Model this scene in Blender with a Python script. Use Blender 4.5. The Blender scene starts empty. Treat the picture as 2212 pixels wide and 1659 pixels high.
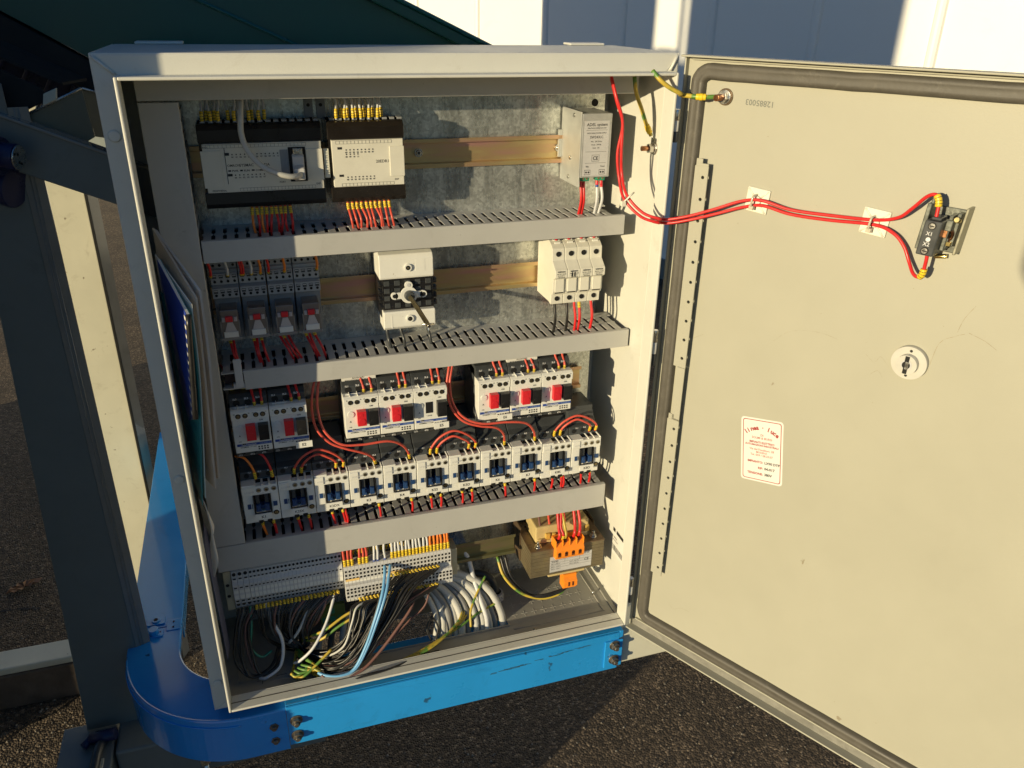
import bpy, bmesh, math, random
from mathutils import Vector, Matrix
random.seed(7)
S = bpy.context.scene
COL = S.collection
K = 0.001                      # everything below is measured in millimetres

# ------------------------------------------------------------ camera, world, sun, exposure
cam = bpy.data.cameras.new('camera')
co = bpy.data.objects.new('camera', cam); COL.objects.link(co)
yaw, pitch, roll = 0.320249, 0.438860, 0.0170661
cy, sy, cp, sp = math.cos(yaw), math.sin(yaw), math.cos(pitch), math.sin(pitch)
F = Vector((sy*cp, cy*cp, -sp)); R0 = Vector((cy, -sy, 0)); U0 = R0.cross(F)
R = math.cos(roll)*R0 + math.sin(roll)*U0
U = -math.sin(roll)*R0 + math.cos(roll)*U0
M = Matrix((R, U, -F)).transposed().to_4x4()
M.translation = Vector((103.19, -841.23, 842.64))*K
co.matrix_world = M
cam.sensor_width = 36.0
cam.lens = 36.0*1735.45/2212.0
cam.clip_start = 0.01; cam.clip_end = 200.0
S.camera = co

SUNH = Vector((-1.75, -1.0, 0.31)).normalized()          # towards the sun
world = bpy.data.worlds.new('World'); S.world = world; world.use_nodes = True
wn = world.node_tree
sky = wn.nodes.new('ShaderNodeTexSky'); sky.sky_type = 'NISHITA'; sky.sun_disc = False
sky.sun_elevation = math.asin(SUNH.z); sky.sun_rotation = math.atan2(SUNH.x, SUNH.y) % (2*math.pi)
sky.air_density = 1.0; sky.dust_density = 0.3; sky.ozone_density = 5.0
wn.links.new(sky.outputs[0], wn.nodes['Background'].inputs[0])
wn.nodes['Background'].inputs[1].default_value = 0.10
sl = bpy.data.lights.new('sun', 'SUN'); sl.energy = 5.0; sl.angle = math.radians(0.53)
sl.color = (1.0, 0.83, 0.52)
so = bpy.data.objects.new('sun', sl); COL.objects.link(so)
so.rotation_euler = SUNH.to_track_quat('Z', 'Y').to_euler()
so.location = (-3, -2, 3)
vs = S.view_settings
vs.view_transform = 'Standard'; vs.look = 'None'; vs.gamma = 1.0; vs.use_curve_mapping = False
vs.exposure = 0.14
try:
    S.cycles.max_bounces = 8; S.cycles.use_denoising = True
except Exception: pass

# ------------------------------------------------------------ materials
MATS = {}
def mat(name, col, rough=.5, metal=0., var=.06, vs_=40., bump=.0, bs=900., spec=.5, stain=None, coat=0., bdist=.0004, rvar=.08):
    if name in MATS: return MATS[name]
    m = bpy.data.materials.new(name); m.use_nodes = True; MATS[name] = m
    t = m.node_tree; n = t.nodes; L = t.links; b = n['Principled BSDF']
    tc = n.new('ShaderNodeTexCoord')
    nz = n.new('ShaderNodeTexNoise'); nz.inputs['Scale'].default_value = vs_; nz.inputs['Detail'].default_value = 5
    nz.inputs['Roughness'].default_value = .65
    L.new(tc.outputs['Object'], nz.inputs['Vector'])
    rp = n.new('ShaderNodeValToRGB'); e = rp.color_ramp.elements
    e[0].position = .3; e[1].position = .7
    e[0].color = tuple(c*(1-var) for c in col)+(1,); e[1].color = tuple(min(1, c*(1+var)) for c in col)+(1,)
    L.new(nz.outputs['Fac'], rp.inputs[0]); out = rp.outputs[0]
    if stain:                                             # (colour, amount, scale)
        sc, am, ss = stain
        n2 = n.new('ShaderNodeTexNoise'); n2.inputs['Scale'].default_value = ss; n2.inputs['Detail'].default_value = 9
        n2.inputs['Roughness'].default_value = .75; n2.inputs['Distortion'].default_value = .6
        L.new(tc.outputs['Object'], n2.inputs['Vector'])
        r2 = n.new('ShaderNodeValToRGB'); r2.color_ramp.elements[0].position = .60-.1*am; r2.color_ramp.elements[1].position = .78
        r2.color_ramp.elements[1].color = (am, am, am, 1)
        L.new(n2.outputs['Fac'], r2.inputs[0])
        mx = n.new('ShaderNodeMixRGB'); mx.inputs[2].default_value = tuple(sc)+(1,)
        L.new(r2.outputs[0], mx.inputs[0]); L.new(out, mx.inputs[1]); out = mx.outputs[0]
    L.new(out, b.inputs['Base Color'])
    b.inputs['Metallic'].default_value = metal
    b.inputs['Specular IOR Level'].default_value = spec
    mr = n.new('ShaderNodeMapRange'); mr.inputs['To Min'].default_value = max(.03, rough-rvar); mr.inputs['To Max'].default_value = min(1, rough+rvar)
    mr.inputs['From Min'].default_value = .3; mr.inputs['From Max'].default_value = .7
    L.new(nz.outputs['Fac'], mr.inputs['Value']); L.new(mr.outputs[0], b.inputs['Roughness'])
    if coat: b.inputs['Coat Weight'].default_value = coat; b.inputs['Coat Roughness'].default_value = .08
    if bump:
        nb = n.new('ShaderNodeTexNoise'); nb.inputs['Scale'].default_value = bs; nb.inputs['Detail'].default_value = 3
        L.new(tc.outputs['Object'], nb.inputs['Vector'])
        bp = n.new('ShaderNodeBump'); bp.inputs['Strength'].default_value = bump; bp.inputs['Distance'].default_value = bdist
        L.new(nb.outputs['Fac'], bp.inputs['Height']); L.new(bp.outputs[0], b.inputs['Normal'])
    return m

PAINT = mat('textured_grey_paint', (.63, .63, .57), .42, var=.03, vs_=9, bump=.35, bs=520, stain=((.30, .26, .18), .35, 22))
PAINTD = mat('sun_toned_door_paint', (.375, .367, .295), .48, var=.035, vs_=5, bump=.22, bs=600, stain=((.30, .27, .19), .10, 7))  # same paint as the body, colour darkened to offset the direct sun
SCR = mat('scuff_mark', (.28, .24, .16), .7, var=.2)
DUCT = mat('grey_duct_plastic', (.44, .44, .42), .42, var=.035, vs_=14, bump=.05, bs=400, stain=((.20, .18, .15), .3, 18))
DUCTIN = mat('dark_duct_inside', (.10, .10, .10), .6)
WHITE = mat('white_plastic', (.72, .72, .67), .38, var=.03, vs_=60, stain=((.45, .38, .27), .22, 60))
CREAM = mat('cream_plastic', (.66, .645, .56), .42, var=.03, vs_=60, stain=((.40, .33, .22), .2, 45))
LGREY = mat('light_grey_plastic', (.50, .50, .50), .45, var=.05, vs_=60)
TGREY = mat('terminal_grey_plastic', (.58, .58, .57), .45, var=.05, vs_=90)
MGREY = mat('mid_grey_plastic', (.25, .26, .27), .45, var=.05, vs_=60)
DGREY = mat('dark_grey_plastic', (.052, .057, .060), .36, var=.12, vs_=60, stain=((.16, .15, .12), .3, 50))
BLACK = mat('black_plastic', (.012, .012, .013), .32, var=.2, vs_=50)
VBLK = mat('deep_recess', (.004, .004, .004), .7)
BROWNBLK = mat('smoked_black_cover', (.014, .011, .009), .22, var=.2, vs_=30, coat=.3)
RED = mat('red_plastic', (.60, .02, .03), .35, var=.08)
REDW = mat('red_wire_insulation', (.62, .025, .025), .38, var=.08, vs_=120)
REDF = mat('faded_red_insulation', (.60, .085, .055), .42, var=.08, vs_=120)
ORW = mat('orange_wire_insulation', (.80, .22, .03), .4, var=.08)
WHW = mat('white_wire_insulation', (.60, .61, .62), .42, var=.06)
GRW = mat('grey_cable_sheath', (.50, .50, .47), .42, var=.07, vs_=30, stain=((.20, .18, .15), .5, 40))
BKW = mat('black_wire_insulation', (.018, .017, .016), .36, var=.2)
BRW = mat('brown_wire_insulation', (.17, .085, .07), .42, var=.1)
BLW = mat('light_blue_insulation', (.16, .40, .68), .4, var=.08)
GNW = mat('green_insulation', (.03, .20, .13), .4)
PURP = mat('dusky_blue_insulation', (.12, .13, .22), .4)
YEL = mat('yellow_plastic', (.80, .56, .03), .38, var=.06, vs_=80)
INK = mat('black_print', (.02, .02, .02), .6)
GINK = mat('grey_print', (.16, .17, .15), .6)
RINK = mat('red_print', (.30, .008, .008), .6)
WINK = mat('white_print', (.70, .70, .70), .6)
BLUEB = mat('blue_print', (.02, .06, .28), .5)
BLUEP = mat('blue_slider_plastic', (.018, .055, .16), .38)
PAPER = mat('white_paper', (.66, .65, .61), .7, var=.02)
PAPER2 = mat('aged_paper', (.50, .44, .37), .75, var=.04)
ZINC = mat('zinc_plated_steel', (.62, .61, .57), .28, metal=1., var=.12, vs_=160, rvar=.12)
COPPER = mat('copper_coloured_stud', (.50, .24, .12), .32, metal=1., var=.15, vs_=200)
BRASS = mat('brass_screw', (.40, .34, .20), .35, metal=1., var=.3, vs_=300)
ALU = mat('aluminium_sheet', (.66, .67, .66), .27, metal=1., var=.05, vs_=60, rvar=.1)
RUBB = mat('grey_foam_rubber', (.085, .078, .064), .55, var=.16, vs_=35, bump=.35, bs=260, stain=((.26, .24, .19), .4, 50))
BLUE = mat('blue_gloss_paint', (.020, .29, .72), .30, var=.07, vs_=7, coat=.35, bump=.05, bs=60, stain=((.010, .06, .16), .35, 16))
BLUED = mat('deep_blue_gloss_paint', (.022, .30, .78), .22, var=.08, vs_=5, coat=.6, bump=.06, bs=40, stain=((.01, .05, .14), .25, 12))
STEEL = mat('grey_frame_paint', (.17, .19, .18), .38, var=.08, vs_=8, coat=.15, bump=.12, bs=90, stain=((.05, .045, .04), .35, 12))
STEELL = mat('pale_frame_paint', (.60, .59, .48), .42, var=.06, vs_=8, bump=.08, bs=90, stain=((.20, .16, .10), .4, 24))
STEELG = mat('glossy_worn_frame_paint', (.26, .25, .22), .16, var=.12, vs_=10, coat=.4, bump=.1, bs=40, stain=((.10, .09, .07), .4, 18))
NAVY = mat('navy_casting_paint', (.012, .018, .07), .3, var=.2, vs_=20)
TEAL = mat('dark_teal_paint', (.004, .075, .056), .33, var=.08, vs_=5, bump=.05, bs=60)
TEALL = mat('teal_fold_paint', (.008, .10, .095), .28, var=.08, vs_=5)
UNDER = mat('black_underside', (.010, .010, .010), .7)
CLEAR = mat('smoky_clear_plastic', (.17, .145, .125), .12, var=.1, vs_=50, coat=.5)
LAMI = mat('varnished_laminations', (.17, .14, .085), .42, metal=.25, var=.2, vs_=40, bump=.3, bs=300, stain=((.30, .25, .08), .5, 40))
RUSTM = mat('varnished_steel_frame', (.16, .11, .065), .32, metal=.4, var=.2, vs_=40)
COIL = mat('amber_bobbin', (.55, .43, .20), .35, var=.12, vs_=50)
ORANGE = mat('orange_plastic', (.90, .27, .02), .4, var=.05)
GREENP = mat('green_plastic', (.02, .25, .14), .4)
GY2 = mat('olive_terminal_plastic', (.10, .15, .04), .4)
BEIGET = mat('beige_end_stop', (.50, .45, .30), .5)
CLEARW = mat('translucent_white_nylon', (.74, .73, .62), .35, var=.04, coat=.2)
WALLP = mat('white_wall_sheet', (.80, .80, .76), .45, var=.02, vs_=1.5, stain=((.55, .53, .48), .3, 3))
WOOD = mat('weathered_wood', (.10, .075, .055), .8, var=.4, vs_=14, bump=.8, bs=60, bdist=.004)
TEALPAP = mat('teal_card', (.03, .22, .25), .5)
BLUECARD = mat('blue_card_cover', (.035, .065, .33), .35)
LEAF = mat('dry_leaf_brown', (.24, .13, .07), .7, var=.3, vs_=60)
SILT = mat('stone_chip', (.20, .18, .15), .8, var=.5, vs_=25)

def special(name):
    m = bpy.data.materials.new(name); m.use_nodes = True; MATS[name] = m
    t = m.node_tree; return m, t.nodes, t.links, t.nodes['Principled BSDF'], t.nodes.new('ShaderNodeTexCoord')
def ramp(n, stops):
    r = n.new('ShaderNodeValToRGB'); cr = r.color_ramp
    while len(cr.elements) < len(stops): cr.elements.new(.5)
    for e, (p, c) in zip(cr.elements, stops):
        e.position = p; e.color = tuple(c)+(1,)
    return r
def speckle(m, col, scale=55, thr=.70, amt=.8):             # small chips and dirt spots
    t = m.node_tree; n = t.nodes; L = t.links; b = n['Principled BSDF']; tc = [q for q in n if q.type == 'TEX_COORD'][0]
    old = b.inputs['Base Color'].links[0].from_socket
    nz = n.new('ShaderNodeTexNoise'); nz.inputs['Scale'].default_value = scale; nz.inputs['Detail'].default_value = 4
    L.new(tc.outputs['Object'], nz.inputs['Vector'])
    r = ramp(n, [(thr, (0, 0, 0)), (thr+.03, (amt,)*3)]); L.new(nz.outputs['Fac'], r.inputs[0])
    mx = n.new('ShaderNodeMixRGB'); mx.inputs[2].default_value = tuple(col)+(1,)
    L.new(r.outputs[0], mx.inputs[0]); L.new(old, mx.inputs[1]); L.new(mx.outputs[0], b.inputs['Base Color'])
def wavy(m, scale, dist, strength=.5):                      # slow unevenness of the sheet under the paint grain
    t = m.node_tree; n = t.nodes; L = t.links; b = n['Principled BSDF']; tc = [q for q in n if q.type == 'TEX_COORD'][0]
    nz = n.new('ShaderNodeTexNoise'); nz.inputs['Scale'].default_value = scale; nz.inputs['Detail'].default_value = 1
    L.new(tc.outputs['Object'], nz.inputs['Vector']); bp = n.new('ShaderNodeBump'); bp.inputs['Distance'].default_value = dist; bp.inputs['Strength'].default_value = strength
    L.new(nz.outputs['Fac'], bp.inputs['Height'])
    if b.inputs['Normal'].links: L.new(b.inputs['Normal'].links[0].from_socket, bp.inputs['Normal'])
    L.new(bp.outputs[0], b.inputs['Normal'])
speckle(BLUE, (.02, .05, .10), 45, .70); speckle(BLUED, (.01, .03, .08), 40, .71); speckle(STEELL, (.16, .12, .08), 60, .70)
speckle(PAINT, (.25, .21, .14), 50, .74, .6); speckle(DUCT, (.2, .18, .15), 60, .73, .6); speckle(PAINTD, (.20, .16, .10), 60, .745, .7)
speckle(WHITE, (.30, .25, .17), 220, .70, .5); speckle(WALLP, (.3, .28, .25), 6, .78, .4)
wavy(PAINTD, 4, .002); wavy(BLUE, 9, .003); wavy(BLUED, 8, .003); wavy(DUCT, 9, .002)
# zinc sheet with spangle and streaks
GALV, n, L, b, tc = special('galvanised_sheet')
vo = n.new('ShaderNodeTexVoronoi'); vo.inputs['Scale'].default_value = 330; L.new(tc.outputs['Object'], vo.inputs['Vector'])
mp = n.new('ShaderNodeMapping'); mp.inputs['Scale'].default_value = (1, 1, .22); L.new(tc.outputs['Object'], mp.inputs['Vector'])
nz = n.new('ShaderNodeTexNoise'); nz.inputs['Scale'].default_value = 42; nz.inputs['Detail'].default_value = 10; nz.inputs['Roughness'].default_value = .78; nz.inputs['Distortion'].default_value = .5
L.new(mp.outputs[0], nz.inputs['Vector'])
r1 = ramp(n, [(.30, (.36, .38, .37)), (.5, (.58, .60, .57)), (.72, (.82, .83, .77))]); L.new(nz.outputs['Fac'], r1.inputs[0])
hs = n.new('ShaderNodeSeparateColor'); L.new(vo.outputs['Color'], hs.inputs[0])
r2 = ramp(n, [(0, (.72, .72, .72)), (1, (1.12, 1.12, 1.12))]); L.new(hs.outputs[0], r2.inputs[0])
mx = n.new('ShaderNodeMixRGB'); mx.blend_type = 'MULTIPLY'; mx.inputs[0].default_value = 1; L.new(r1.outputs[0], mx.inputs[1]); L.new(r2.outputs[0], mx.inputs[2])
L.new(mx.outputs[0], b.inputs['Base Color']); b.inputs['Metallic'].default_value = .75
rr = ramp(n, [(.3, (.20,)*3), (.7, (.36,)*3)]); L.new(nz.outputs['Fac'], rr.inputs[0]); L.new(rr.outputs[0], b.inputs['Roughness'])
bp = n.new('ShaderNodeBump'); bp.inputs['Strength'].default_value = .06; bp.inputs['Distance'].default_value = .0005
L.new(hs.outputs[1], bp.inputs['Height']); L.new(bp.outputs[0], b.inputs['Normal'])
# yellow passivated rail: pink / gold / green bands
def railmat(name, a, c, d):
    m, n, L, b, tc = special(name)
    nz = n.new('ShaderNodeTexNoise'); nz.inputs['Scale'].default_value = 8; nz.inputs['Detail'].default_value = 6
    mp = n.new('ShaderNodeMapping'); mp.inputs['Scale'].default_value = (1.2, 1, 7); L.new(tc.outputs['Object'], mp.inputs['Vector'])
    L.new(mp.outputs[0], nz.inputs['Vector'])
    r1 = ramp(n, [(.32, a), (.5, c), (.68, d)]); L.new(nz.outputs['Fac'], r1.inputs[0])
    L.new(r1.outputs[0], b.inputs['Base Color']); b.inputs['Metallic'].default_value = .75; b.inputs['Roughness'].default_value = .36
    return m
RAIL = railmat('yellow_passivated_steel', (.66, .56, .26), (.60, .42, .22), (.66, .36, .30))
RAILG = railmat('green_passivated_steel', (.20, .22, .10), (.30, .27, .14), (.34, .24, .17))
# yellow / green earth wire stripes
GYW, n, L, b, tc = special('green_yellow_insulation')
nz = n.new('ShaderNodeTexNoise'); nz.inputs['Scale'].default_value = 60; nz.inputs['Detail'].default_value = 1; L.new(tc.outputs['Object'], nz.inputs['Vector'])
r1 = ramp(n, [(.50, (.50, .37, .05)), (.58, (.10, .22, .04))]); L.new(nz.outputs['Fac'], r1.inputs[0])
L.new(r1.outputs[0], b.inputs['Base Color']); b.inputs['Roughness'].default_value = .4
# asphalt
ASPH, n, L, b, tc = special('weathered_asphalt')
vo = n.new('ShaderNodeTexVoronoi'); vo.inputs['Scale'].default_value = 210; L.new(tc.outputs['Object'], vo.inputs['Vector'])
v2 = n.new('ShaderNodeTexVoronoi'); v2.inputs['Scale'].default_value = 60; L.new(tc.outputs['Object'], v2.inputs['Vector'])
nz = n.new('ShaderNodeTexNoise'); nz.inputs['Scale'].default_value = 3.2; nz.inputs['Detail'].default_value = 10; nz.inputs['Roughness'].default_value = .7; L.new(tc.outputs['Object'], nz.inputs['Vector'])
hs = n.new('ShaderNodeSeparateColor'); L.new(vo.outputs['Color'], hs.inputs[0])
r1 = ramp(n, [(0, (.030, .023, .016)), (.55, (.066, .052, .037)), (.9, (.13, .105, .078)), (1, (.26, .22, .17))]); L.new(hs.outputs[0], r1.inputs[0])
r2 = ramp(n, [(.3, (.55, .50, .46)), (.7, (1.4, 1.25, 1.08))]); L.new(nz.outputs['Fac'], r2.inputs[0])
mx = n.new('ShaderNodeMixRGB'); mx.blend_type = 'MULTIPLY'; mx.inputs[0].default_value = 1; L.new(r1.outputs[0], mx.inputs[1]); L.new(r2.outputs[0], mx.inputs[2])
L.new(mx.outputs[0], b.inputs['Base Color']); b.inputs['Roughness'].default_value = .8
ad = n.new('ShaderNodeMath'); ad.operation = 'ADD'; L.new(vo.outputs['Distance'], ad.inputs[0]); L.new(v2.outputs['Distance'], ad.inputs[1])
bp = n.new('ShaderNodeBump'); bp.inputs['Strength'].default_value = .9; bp.inputs['Distance'].default_value = .006; bp.invert = True
L.new(ad.outputs[0], bp.inputs['Height']); L.new(bp.outputs[0], b.inputs['Normal'])

# ------------------------------------------------------------ mesh builder
FC = {}
def glyphs(s, w=None):
    k = (s, w)
    if k not in FC:
        cu = bpy.data.curves.new('t', 'FONT'); cu.body = s; cu.offset = w if w is not None else (.012 if len(s) > 3 else .022); cu.size = 1; cu.resolution_u = 2; cu.align_x = 'LEFT'
        ob = bpy.data.objects.new('t', cu); me = bpy.data.meshes.new_from_object(ob)
        FC[k] = ([tuple(v.co) for v in me.vertices], [tuple(p.vertices) for p in me.polygons])
        bpy.data.objects.remove(ob); bpy.data.curves.remove(cu); bpy.data.meshes.remove(me)
    return FC[k]
def catmull(P, seg=6):
    P = [Vector(p) for p in P]
    if len(P) < 3: return P
    Q = [2*P[0]-P[1]]+P+[2*P[-1]-P[-2]]; out = []
    for i in range(1, len(Q)-2):
        a, b, c, d = Q[i-1:i+3]
        for k in range(seg):
            t = k/seg
            out.append(.5*((2*b)+(c-a)*t+(2*a-5*b+4*c-d)*t*t+(3*b-a-3*c+d)*t**3))
    out.append(P[-1]); return out
class MB:
    def __init__(s, xf=None): s.V = []; s.Fs = []; s.I = []; s.SM = []; s.xf = xf
    def add(s, vs, fs, m=0, sm=False):
        o = len(s.V)
        for p in vs: s.V.append(s.xf(*p) if s.xf else tuple(p))
        for f in fs: s.Fs.append(tuple(o+i for i in f)); s.I.append(m); s.SM.append(sm)
        return s
    def box(s, x0, x1, y0, y1, z0, z1, m=0):
        return s.add([(x, y, z) for x in (x0, x1) for y in (y0, y1) for z in (z0, z1)],
                     [(0, 1, 3, 2), (4, 6, 7, 5), (0, 4, 5, 1), (2, 3, 7, 6), (0, 2, 6, 4), (1, 5, 7, 3)], m)
    def prism(s, poly, ax, a, b, m=0, sm=False):
        f = {'x': lambda p, t: (t, p[0], p[1]), 'y': lambda p, t: (p[0], t, p[1]), 'z': lambda p, t: (p[0], p[1], t)}[ax]
        n = len(poly); vs = [f(p, a) for p in poly]+[f(p, b) for p in poly]
        s.add(vs, [tuple(range(n)), tuple(range(2*n-1, n-1, -1))], m)
        o = len(s.V)-2*n
        for i in range(n):
            j = (i+1) % n; s.Fs.append((o+i, o+j, o+n+j, o+n+i)); s.I.append(m); s.SM.append(sm)
        return s
    def cyl(s, p0, p1, r, r1=None, n=16, m=0, caps=True, rot=0):
        r1 = r if r1 is None else r1
        p0 = Vector(p0); p1 = Vector(p1); d = (p1-p0).normalized()
        a = d.orthogonal().normalized(); b_ = d.cross(a); vs = []
        for p, q in ((p0, r), (p1, r1)):
            for i in range(n):
                t = 2*math.pi*i/n+rot; vs.append(tuple(p+q*(math.cos(t)*a+math.sin(t)*b_)))
        o = len(s.V); s.add(vs, [], m)
        for i in range(n):
            j = (i+1) % n; s.Fs.append((o+i, o+j, o+n+j, o+n+i)); s.I.append(m); s.SM.append(n > 8)
        if caps:
            s.Fs.append(tuple(range(o, o+n))); s.I.append(m); s.SM.append(False)
            s.Fs.append(tuple(range(o+2*n-1, o+n-1, -1))); s.I.append(m); s.SM.append(False)
        return s
    def tube(s, pts, r, n=8, m=0, seg=6, smooth=True):
        P = catmull(pts, seg) if smooth else [Vector(p) for p in pts]
        T = [(P[min(i+1, len(P)-1)]-P[max(i-1, 0)]).normalized() for i in range(len(P))]
        a = T[0].orthogonal().normalized(); vs = []
        for p, t in zip(P, T):
            a = (a-a.dot(t)*t).normalized(); b_ = t.cross(a)
            for i in range(n):
                q = 2*math.pi*i/n; vs.append(tuple(p+r*(math.cos(q)*a+math.sin(q)*b_)))
        o = len(s.V); s.add(vs, [], m)
        for k in range(len(P)-1):
            for i in range(n):
                j = (i+1) % n; s.Fs.append((o+k*n+i, o+k*n+j, o+(k+1)*n+j, o+(k+1)*n+i)); s.I.append(m); s.SM.append(True)
        s.Fs.append(tuple(range(o, o+n))); s.I.append(m); s.SM.append(False)
        e = o+(len(P)-1)*n; s.Fs.append(tuple(range(e+n-1, e-1, -1))); s.I.append(m); s.SM.append(False)
        return s
    def quad(s, a, b, c, d, m=0): return s.add([a, b, c, d], [(0, 1, 2, 3)], m)
    def text(s, st, size, org, right=(1, 0, 0), up=(0, 0, 1), m=0, align='l', w=None):
        vs, fs = glyphs(st, w); right = Vector(right); up = Vector(up); org = Vector(org)
        wd = max([v[0] for v in vs] or [0])*size
        sh = {'l': 0, 'c': -wd/2, 'r': -wd}[align]
        return s.add([tuple(org+right*(v[0]*size+sh)+up*(v[1]*size)) for v in vs], fs, m)
    def mesh(s, name, mats, org=(0, 0, 0), keep=False):
        me = bpy.data.meshes.new(name)
        me.from_pydata([((v[0]-org[0])*K, (v[1]-org[1])*K, (v[2]-org[2])*K) for v in s.V], [], s.Fs)
        for m in (mats if isinstance(mats, (list, tuple)) else [mats]): me.materials.append(m)
        me.polygons.foreach_set('material_index', s.I); me.polygons.foreach_set('use_smooth', s.SM)
        if not keep:
            bm = bmesh.new(); bm.from_mesh(me); bmesh.ops.recalc_face_normals(bm, faces=bm.faces); bm.to_mesh(me); bm.free()
        me.update(); return me
    def build(s, name, mats, parent=None, org=(0, 0, 0), bevel=0., porg=None):
        o = bpy.data.objects.new(name, s.mesh(name, mats, org)); COL.objects.link(o)
        if parent:
            o.parent = parent; pw = parent.get('_o', (0, 0, 0))
            o.location = tuple((org[i]-pw[i])*K for i in range(3))
        else: o.location = tuple(c*K for c in org)
        o['_o'] = tuple(float(c) for c in org)
        if bevel:
            bv = o.modifiers.new('bevel', 'BEVEL'); bv.width = bevel*K; bv.segments = 2; bv.limit_method = 'ANGLE'; bv.angle_limit = .7
            bv.use_clamp_overlap = True
        return o
def tag(o, label, cat, group=None):
    o['label'] = label; o['category'] = cat
    if group: o['group'] = group
    return o
def thing(name, label, cat, org=(0, 0, 0), group=None):
    o = bpy.data.objects.new(name, None); COL.objects.link(o); o.location = tuple(c*K for c in org)
    o['_o'] = tuple(float(c) for c in org); o.empty_display_size = .02
    return tag(o, label, cat, group)
def kids(o): return [c for c in list(COL.objects) if c.parent == o]
def copy_tree(o, parent=None):
    c = o.copy(); COL.objects.link(c)
    if parent: c.parent = parent
    for ch in kids(o): copy_tree(ch, c)
    return c
ORD = 'first second third fourth fifth sixth seventh eighth ninth tenth eleventh twelfth thirteenth fourteenth fifteenth sixteenth seventeenth eighteenth nineteenth twentieth'.split()
def nth(i, n=99):
    if i == n-1 and n > 1: return 'rightmost'
    if i == 0: return 'leftmost'
    return ORD[i]+' from left' if i < 20 else 'late'
def loc_(m): return m

# ------------------------------------------------------------ ground, wall, frame of the machine
def struct(o): o['kind'] = 'structure'; return o
GZ = -640.
mb = MB(); mb.quad((-14000, -6000, GZ), (14000, -6000, GZ), (14000, 30000, GZ), (-14000, 30000, GZ))
struct(mb.build('asphalt_ground', ASPH))
mb = MB(); rr_ = random.Random(3)
for k in range(5200):                                       # loose chips lying on the asphalt
    if k % 2: x = rr_.uniform(-1000, 1500); y = rr_.uniform(-100, 1300)
    else: x = rr_.uniform(-900, -150); y = rr_.uniform(500, 2200)
    r = rr_.choice((1.2, 1.6, 2.2, 3.2)); z = GZ+r*.3; a = rr_.uniform(0, 6)
    p = [(x+r*math.cos(a+i*1.57)*rr_.uniform(.7, 1.3), y+r*math.sin(a+i*1.57)*rr_.uniform(.7, 1.3), z) for i in range(4)]
    mb.add(p+[(x, y, z+r*.8), (x, y, z-r)], [(0, 1, 4), (1, 2, 4), (2, 3, 4), (3, 0, 4), (0, 1, 5), (1, 2, 5), (2, 3, 5), (3, 0, 5)])
st = mb.build('stone_chips', SILT)
st['kind'] = 'stuff'
def crack(name, pts):
    m = MB(); P = catmull(pts, 7); rc = random.Random(len(pts)); L_ = []
    for i, p in enumerate(P):
        w = rc.uniform(1.2, 4.5); jx = rc.uniform(-5, 5); jy = rc.uniform(-5, 5)
        L_.append(((p[0]+jx, p[1]+jy-w, GZ+1.5), (p[0]+jx, p[1]+jy+w, GZ+1.5)))
    for a, b_ in zip(L_, L_[1:]): m.quad(a[0], b_[0], b_[1], a[1])
    struct(m.build(name, VBLK))
crack('asphalt_crack', [(-700, 640, 0), (-556, 698, 0), (-520, 735, 0), (-494, 743, 0), (-450, 762, 0), (-415, 792, 0), (-330, 815, 0)])
crack('asphalt_crack', [(-760, 1160, 0), (-690, 1150, 0), (-640, 1175, 0), (-560, 1160, 0)])

# white sheet wall of the building behind, running obliquely
WP = Vector((1933, 4159, 0)); WD = Vector((.5396, -.8419, 0)); WN = Vector((-.8419, -.5396, 0))
def wl(t, n, z): p = WP+WD*t+WN*n; return (p.x, p.y, z)
w = thing('white_sheet_wall', 'long white metal sheet wall with slim vertical ribs behind the grey cabinet', 'wall', wl(0, 0, GZ))
for k in range(-15, 9):
    m = MB(wl); m.box(k*550+2, (k+1)*550-2, -30, 0, GZ, 2600); m.build('wall_panel', WALLP, w, wl(0, 0, GZ))
    m = MB(wl); a = k*550
    m.prism([(a-26, -2), (a-17, 13), (a-6, 17), (a+6, 17), (a+17, 13), (a+26, -2)], 'z', GZ, 2598)
    m.build('wall_rib', WALLP, w, wl(0, 0, GZ), bevel=3)
m = MB(wl); m.box(-15*550, 9*550, 2, 22, GZ, GZ+120); m.build('plinth', STEEL, w, wl(0, 0, GZ))
# unseen slabs added at left, shaped to throw the stepped shade onto the wall
w = thing('wall_shade_blocker', 'unseen grey slab added left of the cabinet to shade the wall', 'shade blocker', (-2000, 500, GZ))
m = MB()
m.box(-1990, -1950, -422, -86, 1000, 2060); m.box(-1990, -1950, -86, 400, GZ, 2060); m.box(-1990, -1950, 402, 470, GZ, 2160)
m.box(-1990, -1950, 472, 819, GZ, 2040)
m.box(-1990, -1950, 821, 1059, GZ, 1360); m.cyl((-1970, 965, 1360), (-1970, 965, 1410), 88, 70, n=24); m.box(-1980, -1960, 856, 880, 1360, 2200)
m.box(-1990, -1950, 1061, 1300, GZ, 2200); m.box(-1990, -1950, 1302, 1942, GZ, 2300)
m.build('blocker_slab', STEEL, w, (-2000, 500, GZ), bevel=4)
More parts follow.
